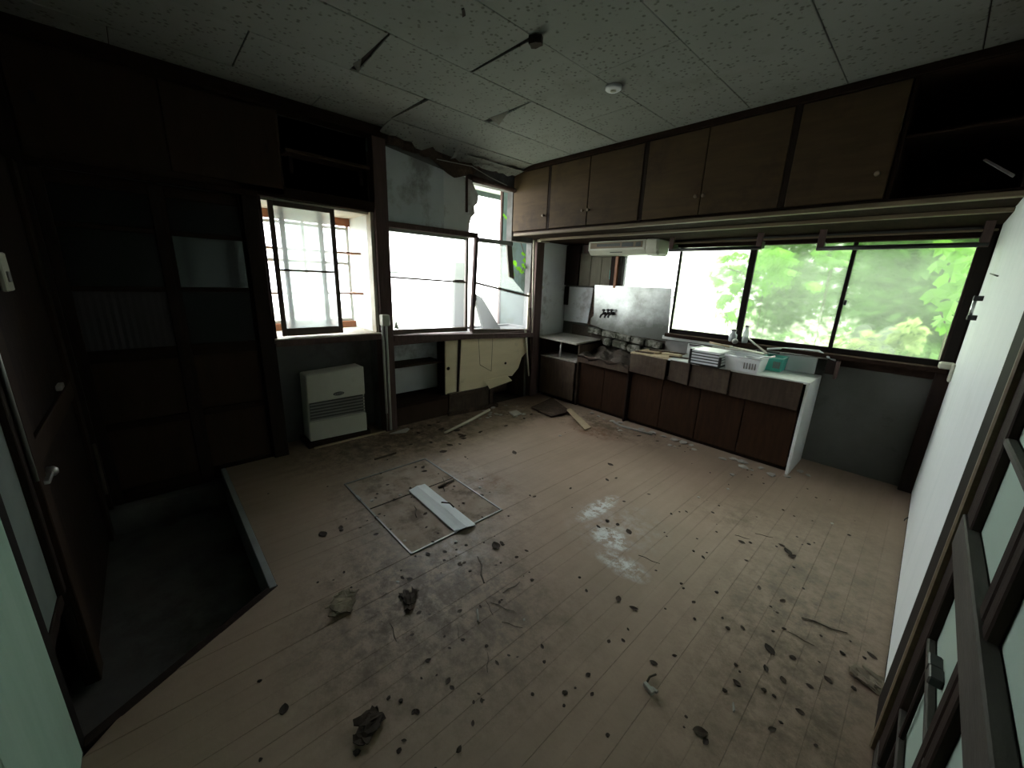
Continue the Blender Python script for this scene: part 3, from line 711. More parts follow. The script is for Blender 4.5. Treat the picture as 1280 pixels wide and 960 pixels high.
# ventilator / fan unit
vt = thing('ventilator', (-2.55,4.0,1.80), 'cream plastic ventilator unit under the wall cupboards', 'ventilator')
yv = 3.95
prism('body', [(-2.95,yv,1.965),(-2.95,yv,1.865),(-2.95,yv+.05,1.815),(-2.95,4.22,1.815),(-2.95,4.22,1.965)], (.73,0,0), G['cream_plastic'], vt, .004)
prism('end_cap', [(-2.22,yv-.01,1.975),(-2.22,yv-.01,1.85),(-2.22,yv+.03,1.80),(-2.22,4.2,1.80),(-2.22,4.2,1.975)], (.15,0,0), G['cream_plastic'], vt, .02)
box('slot_panel', (-2.92,yv-.004,1.885), (-2.25,yv,1.95), G['cab_edge'], vt)
box('slot', (-2.83,yv-.006,1.905), (-2.52,yv-.003,1.935), G['grille'], vt)
box('slot', (-2.50,yv-.006,1.895), (-2.36,yv-.003,1.94), G['grille'], vt)
box('slot', (-2.33,yv-.006,1.895), (-2.27,yv-.003,1.94), G['grille'], vt)
box('switch_plate', (-2.66,yv+.018,1.838), (-2.50,yv+.024,1.858), G['grille'], vt)
t = box('wall_cleat', (-3.2,4.19,1.86), (-2.95,4.25,1.96), G['post_wood']); strip(t)

# back wall alcove linings
pw = thing('wall_back_lining', (-3.0,4.24,.95), None, None, None, 'structure')
for i, (a, c) in enumerate(((-3.26,-3.09),(-3.085,-2.93),(-2.925,-2.765))):
    box('wall_board', (a,4.215,1.46), (c,4.25,1.86), G['alcove_board'], pw)
box('corner_board', (-3.49,4.20,1.46), (-3.27,4.25,1.96), G['dark_wood'], pw)
box('corner_board', (-3.47,4.19,1.44), (-3.40,4.25,1.20), G['dark_wood'], pw)
box('wall_post', (-2.765,4.17,1.45), (-2.70,4.25,1.87), G['dark_wood'], pw)
box('wall_post', (-2.70,4.16,1.45), (-2.665,4.25,1.87), G['orange_wood'], pw)
p = hexa('lower_board', [(-3.46,4.205,.985),(-3.06,4.205,.985),(-3.01,4.205,1.44),(-3.46,4.205,1.44)], (0,.04,0), G['plaster_white'], pw)
box('torn_board', (-3.07,4.22,.96), (-2.9,4.25,1.45), G['rot_and_shade_wood'], pw)
c = P(764,343,1,4.2)
tag(box('green_sticker', (c.x-.03,4.208,c.z-.06), (c.x+.03,4.214,c.z+.05), G['turquoise']), 'small green sticker on the alcove boards', 'sticker')
# steel splashback with notched lower left corner
pts = [(-2.965,1.475),(-1.968,1.478),(-1.945,.905),(-2.45,.915),(-2.80,.945),(-2.99,.985),(-2.985,1.06),(-2.945,1.10)]
sp_ = tag(prism('steel_splashback', [(a,4.165+.02*(1.478-c),c) for a, c in pts], (0,.006,0), G['steel']), 'stained steel splashback sheet behind the ruined sink', 'splashback')
for i, px in enumerate((755,760.5,765)):
    c = P(px,392,1,4.14)
    tp = thing('wall_tap', (c.x,c.y,c.z-.05), ('small black tap on the steel splashback, closest to the alcove boards', 'small black tap on the steel splashback, between the two others', 'small black tap on the steel splashback, closest to the kitchen window')[i], 'tap', 'taps on the steel splashback')
    lathe('flange', (c.x,4.168,c.z), [(.02,0),(.02,-.012),(.012,-.016),(.012,-.05)], G['black_metal'], tp, 12, 'y')
    lathe('handle', (c.x,4.125,c.z+.01), [(.010,0),(.010,.02),(.022,.026),(.022,.04),(.008,.046)], G['black_metal'], tp, 12)
    tube('spout', [(c.x,4.12,c.z),(c.x-.01,4.09,c.z-.02),(c.x-.012,4.08,c.z-.05)], .011, G['black_metal'], tp)
# crumbling brick courses under the splashback
br = thing('brick_course', (-2.5,4.2,.69), 'two crumbling mortar-covered brick courses below the steel splashback', 'brickwork')
box('mortar_bed', (-3.3,4.20,.66), (-1.95,4.25,.95), G['dirt'], br)
xx = -3.0
while xx < -2.0:
    ww = rr.uniform(.17,.23)
    zt = .955-(xx+3.0)*.07
    hexa('brick', [(xx,4.13+rr.uniform(-.01,.01),zt-.075),(min(xx+ww,-1.96),4.13,zt-.085),(min(xx+ww,-1.96),4.22,zt-.085),(xx,4.22,zt-.075)], (0,0,.072), G['brick'], br, .008)
    xx += ww+.008
xx = -2.75
while xx < -2.0:
    ww = rr.uniform(.12,.22)
    zt = .875-(xx+3.0)*.07
    hexa('brick', [(xx,4.11+rr.uniform(-.012,.02),zt-.10),(min(xx+ww,-1.98),4.105,zt-.11),(min(xx+ww,-1.98),4.22,zt-.11),(xx,4.22,zt-.10)], (0,0,.085+rr.uniform(-.02,.01)), G['brick'], br, .014)
    xx += ww+.012

# ---- counter units
FY = 3.76
st = thing('stove_stand', (-3.13,4.0,0), 'low brown stove stand with open shelf beside the corner post', 'stand')
hexa('top_board', [(-3.46,3.72,.785),(-2.84,3.72,.77),(-2.80,4.16,.80),(-3.46,4.20,.80)], (0,0,.022), G['paper'], st)
box('side_panel', (-3.46,FY,.02), (-3.44,4.2,.785), G['dark_wood'], st)
box('side_panel', (-2.845,FY+.01,.02), (-2.82,4.18,.765), G['counter_front'], st)
box('shelf', (-3.44,FY-.01,.545), (-2.845,4.18,.565), G['paper'], st)
tube('shelf_post', [(-3.13,FY+.02,.565),(-3.12,FY+.02,.78)], .010, G['pipe_pvc'], st)
d = box('door', (-3.42,FY-.02,.06), (-2.855,FY,.54), G['counter_front'], st)
box('plinth', (-3.44,FY+.04,0), (-2.83,4.15,.06), G['dark_wood'], st)
box('back_panel', (-3.44,4.16,.06), (-2.845,4.18,.78), G['dark_wood'], st)

sk2 = thing('sink_cabinet', (-2.45,4.0,0), 'rotted sink cabinet with sunken dirt-covered top below the splashback', 'cabinet')
hexa('apron', [(-2.815,FY-.03,.575),(-2.122,FY-.03,.565),(-2.122,FY-.01,.565),(-2.815,FY-.01,.575)], (0,0,.085), G['counter_front'], sk2)
def dirt(X, Y, u, v): return (X, Y, .62+.05*v+.02*math.sin(u*17+v*5)+.012*rr.random()+(.03 if v > .8 else 0))
torn('dirt_bed', -2.815, -2.122, 3.73, 4.10, 16, 9, dirt, G['dirt'], sk2, .02)
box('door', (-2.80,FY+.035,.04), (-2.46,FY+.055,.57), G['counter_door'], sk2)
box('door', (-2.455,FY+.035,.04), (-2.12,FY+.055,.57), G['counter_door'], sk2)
box('bottom_board', (-2.81,FY+.06,.03), (-2.11,4.18,.06), G['dark_wood'], sk2)
box('side_panel', (-2.142,FY+.0,.0), (-2.122,4.09,.60), G['dark_wood'], sk2)
box('plinth', (-2.81,FY+.06,0), (-2.11,FY+.09,.04), G['dark_wood'], sk2)

ct = thing('kitchen_counter', (-1.35,4.0,0), 'long brown kitchen counter cabinet with white top and white end panel', 'counter')
prism('top_board', [(-2.12,FY-.03,.785),(-1.70,FY-.03,.785),(-1.70,4.18,.785),(-1.945,4.18,.785),(-1.945,4.085,.785),(-2.12,4.085,.785)], (0,0,.018), G['pale_wood'], ct)
tp = box('top_board', (-1.70,FY-.03,.785), (-.555,4.18,.803), G['white_laminate'], ct)
box('end_panel', (-.568,FY-.02,0), (-.545,4.20,.80), G['white_laminate'], ct)
for a, c, dy, z0 in ((-2.10,-1.70,-.05,.585),(-1.675,-1.475,-.035,.578),(-1.465,-1.12,-.028,.572),(-1.115,-.585,-.025,.562)):
    q = hexa('drawer', [(a,FY+dy,z0+(.012 if a < -1.6 else 0)),(c,FY+dy-.01,z0),(c,FY+dy-.01,.792),(a,FY+dy,.792)], (0,.022,0), G['counter_front'], ct)
    hexa('drawer_box', [(a+.02,FY+dy+.024,z0+.02),(c-.02,FY+dy+.024,z0+.02),(c-.02,FY+dy+.024,.77),(a+.02,FY+dy+.024,.77)], (0,.31,0), G['dark_wood'], q)
for a, c in ((-2.10,-1.745),(-1.74,-1.365),(-1.36,-.98),(-.975,-.585)):
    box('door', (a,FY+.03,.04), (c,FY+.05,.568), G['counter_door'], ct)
box('plinth', (-2.10,FY+.06,0), (-.568,FY+.09,.04), G['dark_wood'], ct)
box('back_panel', (-1.94,4.17,.0), (-.568,4.19,.785), G['dark_wood'], ct)
box('edge_strip', (-.60,FY-.03,.565), (-.588,FY-.02,.79), G['pipe_pvc'], ct)
us = thing('splash_upstand', (-1.3,4.2,.80), 'low white upstand boards standing along the back of the counter', 'upstand')
box('board', (-1.97,4.192,.80), (-1.72,4.215,.925), G['grey_rail'], us)
box('board', (-1.72,4.190,.80), (-1.36,4.215,.915), G['white_laminate'], us)
box('board', (-1.35,4.190,.80), (-.60,4.215,.94), G['white_laminate'], us)
# splinters on drawer counter
for i in range(7):
    x0 = -2.1+.06*i
    o = tag(hexa('wood_splinter', [(x0,3.78+.04*i % .2,.803),(x0+.18,3.80+.05*i % .25,.803),(x0+.19,3.84+.05*i % .25,.803),(x0+.02,3.83+.04*i % .2,.803)], (0,0,.012+.004*(i % 3)), G['pale_wood'] if i % 2 else G['rot_and_shade_wood']),
        'thin wood splinter lying on the counter beside the ruined sink', 'splinter', 'wood splinters on the counter')
    o.location.z += .010*S*(i % 3)

# counter objects
dr = thing('dish_rack', (-1.31,3.85,.803), 'white slatted dish rack with black rim on the counter', 'dish rack')
x0, x1, y0, y1 = -1.47,-1.20,3.66,3.95
for i in range(5):
    box('slat', (x0+.012,y0+.006,.815+i*.026), (x1-.012,y1,.836+i*.026), G['white_plastic'], dr)
for i in range(4):
    box('spacer', (x0+.014,y0+.003,.834+i*.026), (x1-.014,y1-.004,.843+i*.026), G['black_plastic'], dr)
box('rim', (x0,y0,.803), (x1,y1,.815), G['black_plastic'], dr)
box('rim_post', (x0-.006,y0,.805), (x0+.014,y1,.945), G['black_plastic'], dr)
box('rim_post', (x1-.014,y0,.805), (x1+.004,y0+.03,.90), G['black_plastic'], dr)
def basket(name, x0, x1, y0, y1, z0, h, mat, label, flare=.015, nslot=5, rim=None):
    t = thing(name, ((x0+x1)/2,(y0+y1)/2,z0), label, 'basket')
    f = flare; th = .006
    lo = [(x0+f,y0+f),(x1-f,y0+f),(x1-f,y1-f),(x0+f,y1-f)]; hi_ = [(x0,y0),(x1,y0),(x1,y1),(x0,y1)]
    vs = [(a,c,z0) for a, c in lo]+[(a,c,z0+h) for a, c in hi_]
    cx, cy = (x0+x1)/2, (y0+y1)/2
    ins = lambda a, c: (a+(th if a < cx else -th), c+(th if c < cy else -th))
    vs += [(*ins(a,c),z0+th) for a, c in lo]+[(*ins(a,c),z0+h) for a, c in hi_]
    fs = [(3,2,1,0)]+[(i,(i+1)%4,4+(i+1)%4,4+i) for i in range(4)]+[(8,9,10,11)]+[(8+(i+1)%4,8+i,12+i,12+(i+1)%4) for i in range(4)]+[(4+i,4+(i+1)%4,12+(i+1)%4,12+i) for i in range(4)]
    mk('body', vs, fs, mat, t, fix=True)
    r = [(x0,y0),(x1,y0),(x1,y1),(x0,y1),(x0,y0)]
    tube('rim', [(a,c,z0+h) for a, c in r], .007, rim or mat, t, 6)
    for i in range(nslot):
        u = (i+.5)/nslot; xx = x0+f+(x1-x0-2*f)*(.55+.42*u)
        box('slot', (xx-.004,y0+f*.6-.004,z0+h*.25), (xx+.004,y0+f*.6+.002,z0+h*.75), G['grey_rail'], t, bevel=0)
    return t
basket('white_basket', -1.18,-.90,3.70,3.95,.803,.125,G['white_plastic'],'white plastic basket on the counter beside the dish rack')
basket('turquoise_basket', -.955,-.80,3.975,4.165,.803,.12,G['turquoise'],'turquoise plastic basket at the back of the white counter', .012, 5, G['turq_light'])
tb = thing('plastic_scoop', (-1.0,3.9,.93), 'white plastic scoop with curved handle resting on the white basket', 'scoop')
tube('handle', [(-.938,3.80,.925),(-.905,3.80,.943),(-.87,3.83,.943),(-.845,3.87,.952)], .008, G['white_plastic'], tb)
lathe('bowl', (-.99,3.80,.892), [(.02,0),(.05,.012),(.06,.035),(.055,.035),(.045,.016)], G['white_plastic'], tb, 14)
def utensil(p0, p1, r0, r1, m0, m1, label, split=.4):
    a, c = Vector(p0), Vector(p1); mid = a.lerp(c, split)
    t = thing('kitchen_utensil', tuple(a.lerp(c,.5)), label, 'utensil')
    tube('handle', [a, mid], r0, G[m0], t, 6)
    s = (c-a).normalized().cross(Vector((0,0,1))).normalized()*r1
    hexa('blade', [mid-s*.5, mid+s*.5, c+s, c-s], (0,0,.008), G[m1], t)
utensil((-1.62,4.0,.93),(-1.05,3.92,.955),.011,.022,'black_plastic','paper','black-handled spatula lying across the dish rack')
utensil((-1.40,3.90,.992),(-.93,3.86,.957),.010,.028,'pale_wood','cream_plastic','cream wooden spatula lying across the baskets')
utensil((-1.15,4.17,1.04),(-.92,3.94,.95),.008,.016,'pipe_pvc','paper','pale stick leaning from the window sill onto the baskets')
utensil((-1.02,4.0,.965),(-.60,4.12,.96),.009,.014,'black_plastic','grey_rail','dark knife-like tool lying over the turquoise basket')
tag(tube('cotton_rope', [(-.95,4.04,.985),(-.83,4.13,1.0),(-.70,4.16,1.005),(-.60,4.15,1.01),(-.52,4.10,.975),(-.47,4.14,.95)], .009, G['white_plastic'], n=6), 'white cord draped from the baskets to the window sill', 'cord')
tag(tube('sill_pipe', [(-.90,4.19,.955),(-.52,4.17,.955)], .012, G['pipe_pvc'], n=6), 'pale thin pipe along the back of the counter', 'pipe')
for px, py, hh, rad, lab in ((915,424,.10,.036,'short clear glass jar on the kitchen window sill'),(930.5,420,.15,.026,'tall clear glass bottle on the kitchen window sill')):
    c = P(px,432,1,4.17)
    j = thing('glass_jar', (c.x,4.15,1.0), lab, 'jar')
    lathe('body', (c.x,4.15,1.0), [(rad*.9,0),(rad,.01),(rad,hh*.65),(rad*.6,hh*.8),(rad*.6,hh)], G['jar_glass'], j, 14)
    lathe('cap', (c.x,4.15,1.0+hh), [(rad*.65,0),(rad*.65,.015),(rad*.5,.018)], G['grey_rail'], j, 14)
fa = thing('kitchen_faucet', (-1.26,4.12,.97), 'dark metal faucet body on the window sill between the jars', 'faucet')
lathe('base', (-1.27,4.13,.97), [(.03,0),(.03,.03),(.02,.04),(.02,.06)], G['black_metal'], fa, 12)
lathe('knob', (-1.24,4.10,1.01), [(.025,0),(.025,-.02),(.012,-.03)], G['grey_rail'], fa, 10, 'y')
eb = thing('sill_block', (-.50,4.15,.80), 'dark wooden block at the end of the counter under the window', 'block')
box('block', (-.525,4.13,.83), (-.46,4.20,.965), G['dark_wood'], eb)
box('metal_clip', (-.462,4.11,.80), (-.44,4.17,.95), G['post_wood'], eb)

# ---- wall_right (C)
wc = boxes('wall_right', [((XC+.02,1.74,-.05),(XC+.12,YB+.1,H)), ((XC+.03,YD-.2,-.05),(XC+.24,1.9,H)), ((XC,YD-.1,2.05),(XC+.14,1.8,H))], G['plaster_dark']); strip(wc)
wp = thing('wall_right_panel', (XC,3.0,0), None, None, None, 'structure')
ypan = [1.835, 2.64, 3.45, 4.16]
for i in range(3):
    box('wall_panel', (XC,ypan[i]+.001,.012), (XC+.02,ypan[i+1]-.001,2.01), G['white_panel'], wp, .002)
box('wall_panel', (XC,1.835,2.01), (XC+.02,3.2,H), G['brown_board'], wp)
struct_box('trim_16', (.10,4.165,0), (XC+.02,4.25,2.0), G['dark_wood'])        # corner post
struct_box('trim_17', (.172,1.608,-.0), (XC+.03,1.836,2.05), G['sash_dark'])   # post beside lattice door
struct_box('trim_18', (.166,1.585,.0), (XC+.03,1.608,2.05), G['cab_edge'])
h_ = thing('pull_handle', (XC-.01,3.66,1.36), 'dark metal pull handle on the white wall', 'handle')
tube('bar', [(XC-.03,3.66,1.385),(XC-.03,3.66,1.485)], .009, G['steel_plain'], h_)
for z in (1.365,1.48):
    box('mount', (XC-.04,3.64,z), (XC+.002,3.685,z+.03), G['black_metal'], h_)
tag(tube('nail', [P(1238,342,0,XC-.002), P(1247,345,0,XC-.004)], .004, G['black_metal'], n=5), 'small bent black nail in the white wall above the handle', 'nail')
hk = P(1133,655,0,XC)
tag(tube('wall_hook', [(XC-.002,hk.y,hk.z+.05),(XC-.014,hk.y,hk.z+.03),(XC-.016,hk.y,hk.z),(XC-.002,hk.y,hk.z-.03)], .004, G['black_metal'], n=5), 'small black hook low on the white wall', 'hook')
sb = thing('soap_holder', (.14,4.13,.95), 'cream plastic holder in the corner at the window sill end', 'holder')
box('cup', (.10,4.08,1.0), (XC,4.16,1.045), G['cream_plastic'], sb, .008)
box('back_plate', (XC-.018,4.04,.92), (XC,4.14,1.045), G['cream_plastic'], sb, .005)

# lattice door near camera on wall C
ld = thing('lattice_door', (XC+.05,1.0,0), 'weathered wooden lattice door with grey-green panes beside the white wall', 'door')
xl = XC+.0
for z0, z1 in ((.06,.29),(.305,.55),(.57,.82),(.92,1.155),(1.175,1.96)):
    box('pane', (xl+.022,YD,z0), (xl+.027,1.48,z1), G['pane_greygreen'], ld)
box('rail', (xl-.006,-.30,.82), (xl+.022,1.58,.92), G['lattice_wood'], ld)
box('rail', (xl+.004,-.30,.55), (xl+.022,1.56,.57), G['lattice_wood'], ld)
box('rail', (xl+.004,-.30,.29), (xl+.022,1.56,.305), G['lattice_wood'], ld)
box('rail', (xl+.0,-.30,.0), (xl+.027,1.585,.06), G['lattice_wood'], ld)
box('rail', (xl+.0,-.30,1.96), (xl+.027,1.585,2.05), G['lattice_wood'], ld)
box('rail', (xl+.002,-.30,1.155), (xl+.022,1.50,1.175), G['lattice_wood'], ld)
for yy, ww in ((1.475,.11),(1.05,.045),(.99,.045),(.50,.045),(0.0,.06)):
    box('stile', (xl+.002,yy,.06), (xl+.022,yy+ww,1.96), G['dark_wood'], ld)
box('slim_bar', (xl+.006,1.36,.06), (xl+.018,1.378,.55), G['dark_wood'], ld)
for px, py in ((1166,829),(1167,845)):
    c = P(px,py,0,xl+.006); box('bolt', (xl-.004,c.y-.025,c.z-.012), (xl+.022,c.y+.025,c.z+.012), G['black_metal'], ld)

# ---- wall_front (D) with the mint board
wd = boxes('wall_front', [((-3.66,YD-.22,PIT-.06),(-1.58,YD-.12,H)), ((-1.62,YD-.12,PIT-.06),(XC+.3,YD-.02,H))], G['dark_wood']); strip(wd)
md = thing('wall_front_boards', (-.7,YD,0), None, None, None, 'structure')
for i in range(4):
    a = -1.54+i*.43
    box('wall_panel', (a+.001,YD-.02,0), (min(a+.43,XC)-.001,YD,2.05), G['mint_board'], md, .002)
box('head_panel', (-1.54,YD-.02,2.05), (XC,YD,H), G['brown_board'], md)
struct_box('trim_19', (-1.62,YD-.10,PIT), (-1.542,YD-.005,H), G['sash_dark'])
fp = thing('side_screen', (-1.85,YD-.05,.25), 'narrow grey-green screen panel beside the mint wall', 'screen')
box('panel', (-2.02,YD-.06,.28), (-1.63,YD-.05,2.0), G['grey_green'], fp)
box('frame', (-2.06,YD-.07,.22), (-1.62,YD-.045,.28), G['dark_wood'], fp)
box('frame', (-2.06,YD-.07,.28), (-2.02,YD-.03,2.0), G['dark_wood'], fp)
sd = thing('closet_door', (-2.8,YD-.05,PIT), 'tall dark closet door beside the sunken entrance', 'door')
box('leaf', (-3.42,YD-.07,PIT+.02), (-2.10,YD-.04,2.0), G['dark_wood'], sd)
box('stile', (-2.20,YD-.04,PIT+.02), (-2.10,YD-.02,2.0), G['brown_board'], sd)
box('stile', (-3.42,YD-.04,PIT+.02), (-3.30,YD-.02,2.0), G['brown_board'], sd)
box('rail', (-3.30,YD-.04,.75), (-2.20,YD-.022,.85), G['brown_board'], sd)
c = P(78,483,1,YD-.01)
box('latch', (c.x-.05,YD-.03,c.z-.014), (c.x+.04,YD-.008,c.z+.012), G['steel_plain'], sd)
c = P(62,592,1,YD-.01)
box('bolt', (c.x-.05,YD-.03,c.z-.02), (c.x+.06,YD-.004,c.z-.005), G['steel_plain'], sd)
lathe('bolt_knob', (c.x-.05,YD-.004,c.z-.01), [(.02,-.02),(.02,0),(.01,.01)], G['steel_plain'], sd, 10, 'y')
struct_box('trim_20', (-3.56,YD-.12,PIT), (-3.44,YD+.0,H), G['dark_wood'])
sw_ = thing('light_switch', (-2.28,YD-.02,1.4), 'pale plastic switch plate on the dark door frame', 'switch')
c = P(4,339,1,YD-.02)
box('plate', (c.x-.06,YD-.03,c.z-.075), (c.x+.05,YD-.012,c.z+.07), G['cream_plastic'], sw_, .004)
box('rocker', (c.x-.02,YD-.013,c.z-.04), (c.x+.015,YD-.006,c.z+.0), G['grey_rail'], sw_)
a = P(2,415,1,YD-.02); c = P(42,590,1,YD-.02)
tag(tube('wall_cable', [(-2.06,YD-.02,1.5),(-2.06,YD-.02,.74)], .006, G['grey_rail'], n=6), 'thin grey cable running down beside the narrow screen', 'cable')

# ---- floor hatch and board
ht = thing('floor_hatch', (-2.19,1.21,0), 'square floor hatch in a thin grey metal frame', 'hatch')
hx0, hx1, hy0, hy1 = -2.685,-1.69,.873,1.556
w_ = .012
for lo, hi in (((hx0,hy0),(hx1,hy0+w_)),((hx0,hy1-w_),(hx1,hy1)),((hx0,hy0),(hx0+w_,hy1)),((hx1-w_,hy0),(hx1,hy1))):
    box('frame_bar', (lo[0],lo[1],-.001), (hi[0],hi[1],.007), G['grey_rail'], ht, .001)
xm = -2.26
box('frame_bar', (xm-.004,hy0+w_,-.001), (xm+.004,hy1-w_,.004), G['sash_dark'], ht, .001)
for a, c in ((hx0+w_,xm-.004),(xm+.004,hx1-w_)):
    box('hatch_lid', (a+.001,hy0+w_+.001,-.001), (c-.001,hy1-w_-.001,.0025), G['hatch_lid'], ht, .001)
box('frame_clip', (-2.47,hy0-.004,.0), (-2.40,hy0+.016,.011), G['nosing'], ht)
q = [P(*p,2,.012) for p in ((511,613),(531,605),(594,655),(568,664))]
n_ = 10; vs, fs = [], []
for s in (0,1):
    for i in range(n_+1):
        u = i/n_
        for j in range(5):
            v = j/4; p = q[0].lerp(q[1],v).lerp(q[3].lerp(q[2],v),u)
            z = .006+.008*math.sin(v*PI)*(.5+.5*u)+(.006 if j == 2 else 0)+.008*s
            e_ = (.02*rr.uniform(-1,1) if i == n_ else 0)
            vs.append((p.x+e_,p.y,z))
o_ = (n_+1)*5
for i in range(n_):
    for j in range(4):
        a = i*5+j; f = (a,a+1,a+6,a+5); fs += [f, tuple(o_+k for k in reversed(f))]
rim = [i*5 for i in range(n_+1)]+[n_*5+j for j in range(1,5)]+[i*5+4 for i in range(n_-1,-1,-1)]+[j for j in range(3,0,-1)]
for k in range(len(rim)):
    a, c = rim[k], rim[(k+1) % len(rim)]; fs.append((a,c,c+o_,a+o_))
fb = thing('fallen_board', tuple(q[0].lerp(q[2],.5)), 'warped white wall board lying across the floor hatch', 'board')
mk('board', vs, fs, G['slat_white'], fb, fix=True)
a = q[0].lerp(q[3],.62).lerp(q[1].lerp(q[2],.62),.55)
tube('twig_on_board', [a+Vector((-.05,.0,.035)), a+Vector((0,.03,.042)), a+Vector((.05,.03,.036))], .005, G['crumb'], fb, 5)

# ------------------------------------------------------------------ debris
def copyo(src, loc, rz, sc, rx=0.0):
    o = src.copy(); COL.objects.link(o); o.location = loc; o.rotation_euler = (rx,0,rz); o.scale = (sc[0],sc[1],sc[2]); return o
def proto(name, vs, fs, mat, label, cat, group):
    me = bpy.data.meshes.new(name); me.from_pydata([Vector(v) for v in vs], [], fs); me.materials.append(mat)
    bm = bmesh.new(); bm.from_mesh(me); bmesh.ops.recalc_face_normals(bm, faces=bm.faces); bm.to_mesh(me); bm.free()
    o = bpy.data.objects.new(name, me); return tag(o, label, cat, group)
def leafgeo(curl, n=6):
    vs, fs = [], []
    for i in range(n+1):
        u = i/n; wd = math.sin(u*PI)**.8*.32+.02; x = u-.5
        z = curl*(u-.5)**2
        vs += [(x,-wd,z+curl*.35*wd+.02),(x,0,z+.01-.0),(x,wd,z+curl*.5*wd+.02)]
    for i in range(n):
        a = i*3; fs += [(a,a+1,a+4,a+3),(a+1,a+2,a+5,a+4)]
    k = len(vs); vs2 = [(x,y,z+.03) for x, y, z in vs]
    fs2 = [tuple(k+i for i in reversed(f)) for f in fs]
    rim = [i*3 for i in range(n+1)]+[n*3+1]+[i*3+2 for i in range(n,-1,-1)]+[1]
    sd_ = [(rim[i], rim[(i+1) % len(rim)], k+rim[(i+1) % len(rim)], k+rim[i]) for i in range(len(rim))]
    return vs+vs2, fs+fs2+sd_
def rock(r_, nlat=4, nlon=7, sq=.6):
    vs = [(0,0,0)]; fs = []
    for i in range(1, nlat):
        for j in range(nlon):
            t_ = PI*i/nlat; g = 2*PI*j/nlon; q = r_.uniform(.7,1.15)
            vs.append((.5*q*math.sin(t_)*math.cos(g), .5*q*math.sin(t_)*math.sin(g), sq*.5*(1-math.cos(t_))))
    vs.append((0,0,sq))
    for j in range(nlon): fs.append((0,1+(j+1) % nlon,1+j))
    for i in range(nlat-2):
        for j in range(nlon):
            a = 1+i*nlon+j; c = 1+i*nlon+(j+1) % nlon; fs.append((a,c,c+nlon,a+nlon))
    e_ = len(vs)-1
    for j in range(nlon): fs.append((e_, 1+(nlat-2)*nlon+j, 1+(nlat-2)*nlon+(j+1) % nlon))
    return vs, fs
rd = random.Random(11)
protos = {
 'leaf': [proto('dry_leaf', *leafgeo(.9), G['leaf_dry'], 'small dry brown leaf lying on the dusty floor', 'leaf', 'dry leaves on the floor'),
          proto('dry_leaf', *leafgeo(1.6), G['leaf_dry'], 'small dry brown leaf lying on the dusty floor', 'leaf', 'dry leaves on the floor')],
 'crumb': [proto('dirt_clump', *rock(rd), G['crumb'], 'small dark dirt clump on the dusty floor', 'dirt', 'dirt clumps on the floor') for _ in range(3)],
 'bit': [proto('plaster_fragment', *rock(rd, 4, 6, .5), G['plaster_bit'], 'small pale plaster fragment fallen on the floor', 'fragment', 'plaster fragments on the floor') for _ in range(3)],
}
tv, tf = tube_geo([(-.5,0,.02),(-.2,.04,.03),(.15,-.02,.025),(.5,.05,.02)], [.018,.022,.02,.012], 5)
protos['twig'] = [proto('twig', tv, tf, G['bark'], 'thin dark twig lying on the dusty floor', 'twig', 'twigs on the floor')]
def drop(kind, x, y, size, rz=None, z=0.001):
    src = rd.choice(protos[kind]); F_ = {'leaf':.85,'crumb':.62,'bit':.9,'twig':.95}[kind]
    if x < -.5: y = min(y, 3.695)
    return copyo(src, Vector((x*S,y*S,z*S)), rd.uniform(0,6.28) if rz is None else rz, (size*S*F_, size*S*F_*rd.uniform(.7,1.1), size*S*F_*({'leaf':rd.uniform(.12,.35),'crumb':rd.uniform(.2,.5),'bit':.45,'twig':.8}[kind])))
def dp(kind, px, py, sizepx, rz=None):
    c = P(px, py, 2, 0); dist = (c-Vector((0,0,CAMZ))).length
    return drop(kind, c.x, c.y, sizepx*dist/FPX*1.0, rz)
for px, py, s in ((643,566,13),(668,621,7),(713,611,6),(763,581,10),(759,600,8),(770,598,6),(811,618,5),(780,627,5),(748,659,8),(772,656,7),(786,665,11),
                  (839,643,5),(858,640,5),(879,697,7),(927,678,8),(891,641,5),(949,735,8),(977,682,7),(985,690,13),(990,696,10),(978,752,8),(962,812,14),(979,850,8),(957,836,9),
                  (733,739,6),(773,749,10),(792,761,11),(785,787,5),(761,802,6),(779,801,6),(867,753,6),(903,773,5),(928,785,6),(843,820,6),(817,829,9),(921,854,9),(735,844,7),(740,868,6),
                  (513,611,6),(470,668,7),(487,663,6),(430,716,5),(426,660,9),(404,668,13),(620,683,16),(627,679,8),(535,693,9),(556,690,7),(575,706,8),(580,704,7),(503,723,8),(512,724,8),
                  (600,702,5),(875,915,15),(882,928,8),(560,852,9),(565,860,7),(602,876,6),(591,905,7),(505,926,6),(355,887,12),(592,878,5),(1035,850,8),(1012,858,7),(1000,890,8),(965,912,9),(1090,820,9),(1084,842,6)):
    dp('leaf', px, py, s)
for px, py, s, a in ((811,700,24,.2),(1030,783,34,.3),(1001,799,20,0),(955,670,16,.4),(928,672,14,.3),(602,712,44,2.6),(640,735,26,1.5),(628,760,30,.4),(612,760,22,2.8),(520,640,26,2.7),(555,606,34,2.6),
                     (492,790,26,2.9),(640,782,24,.5),(573,790,16,2.6),(610,828,22,2.4)):
    dp('twig', px, py, s, a)
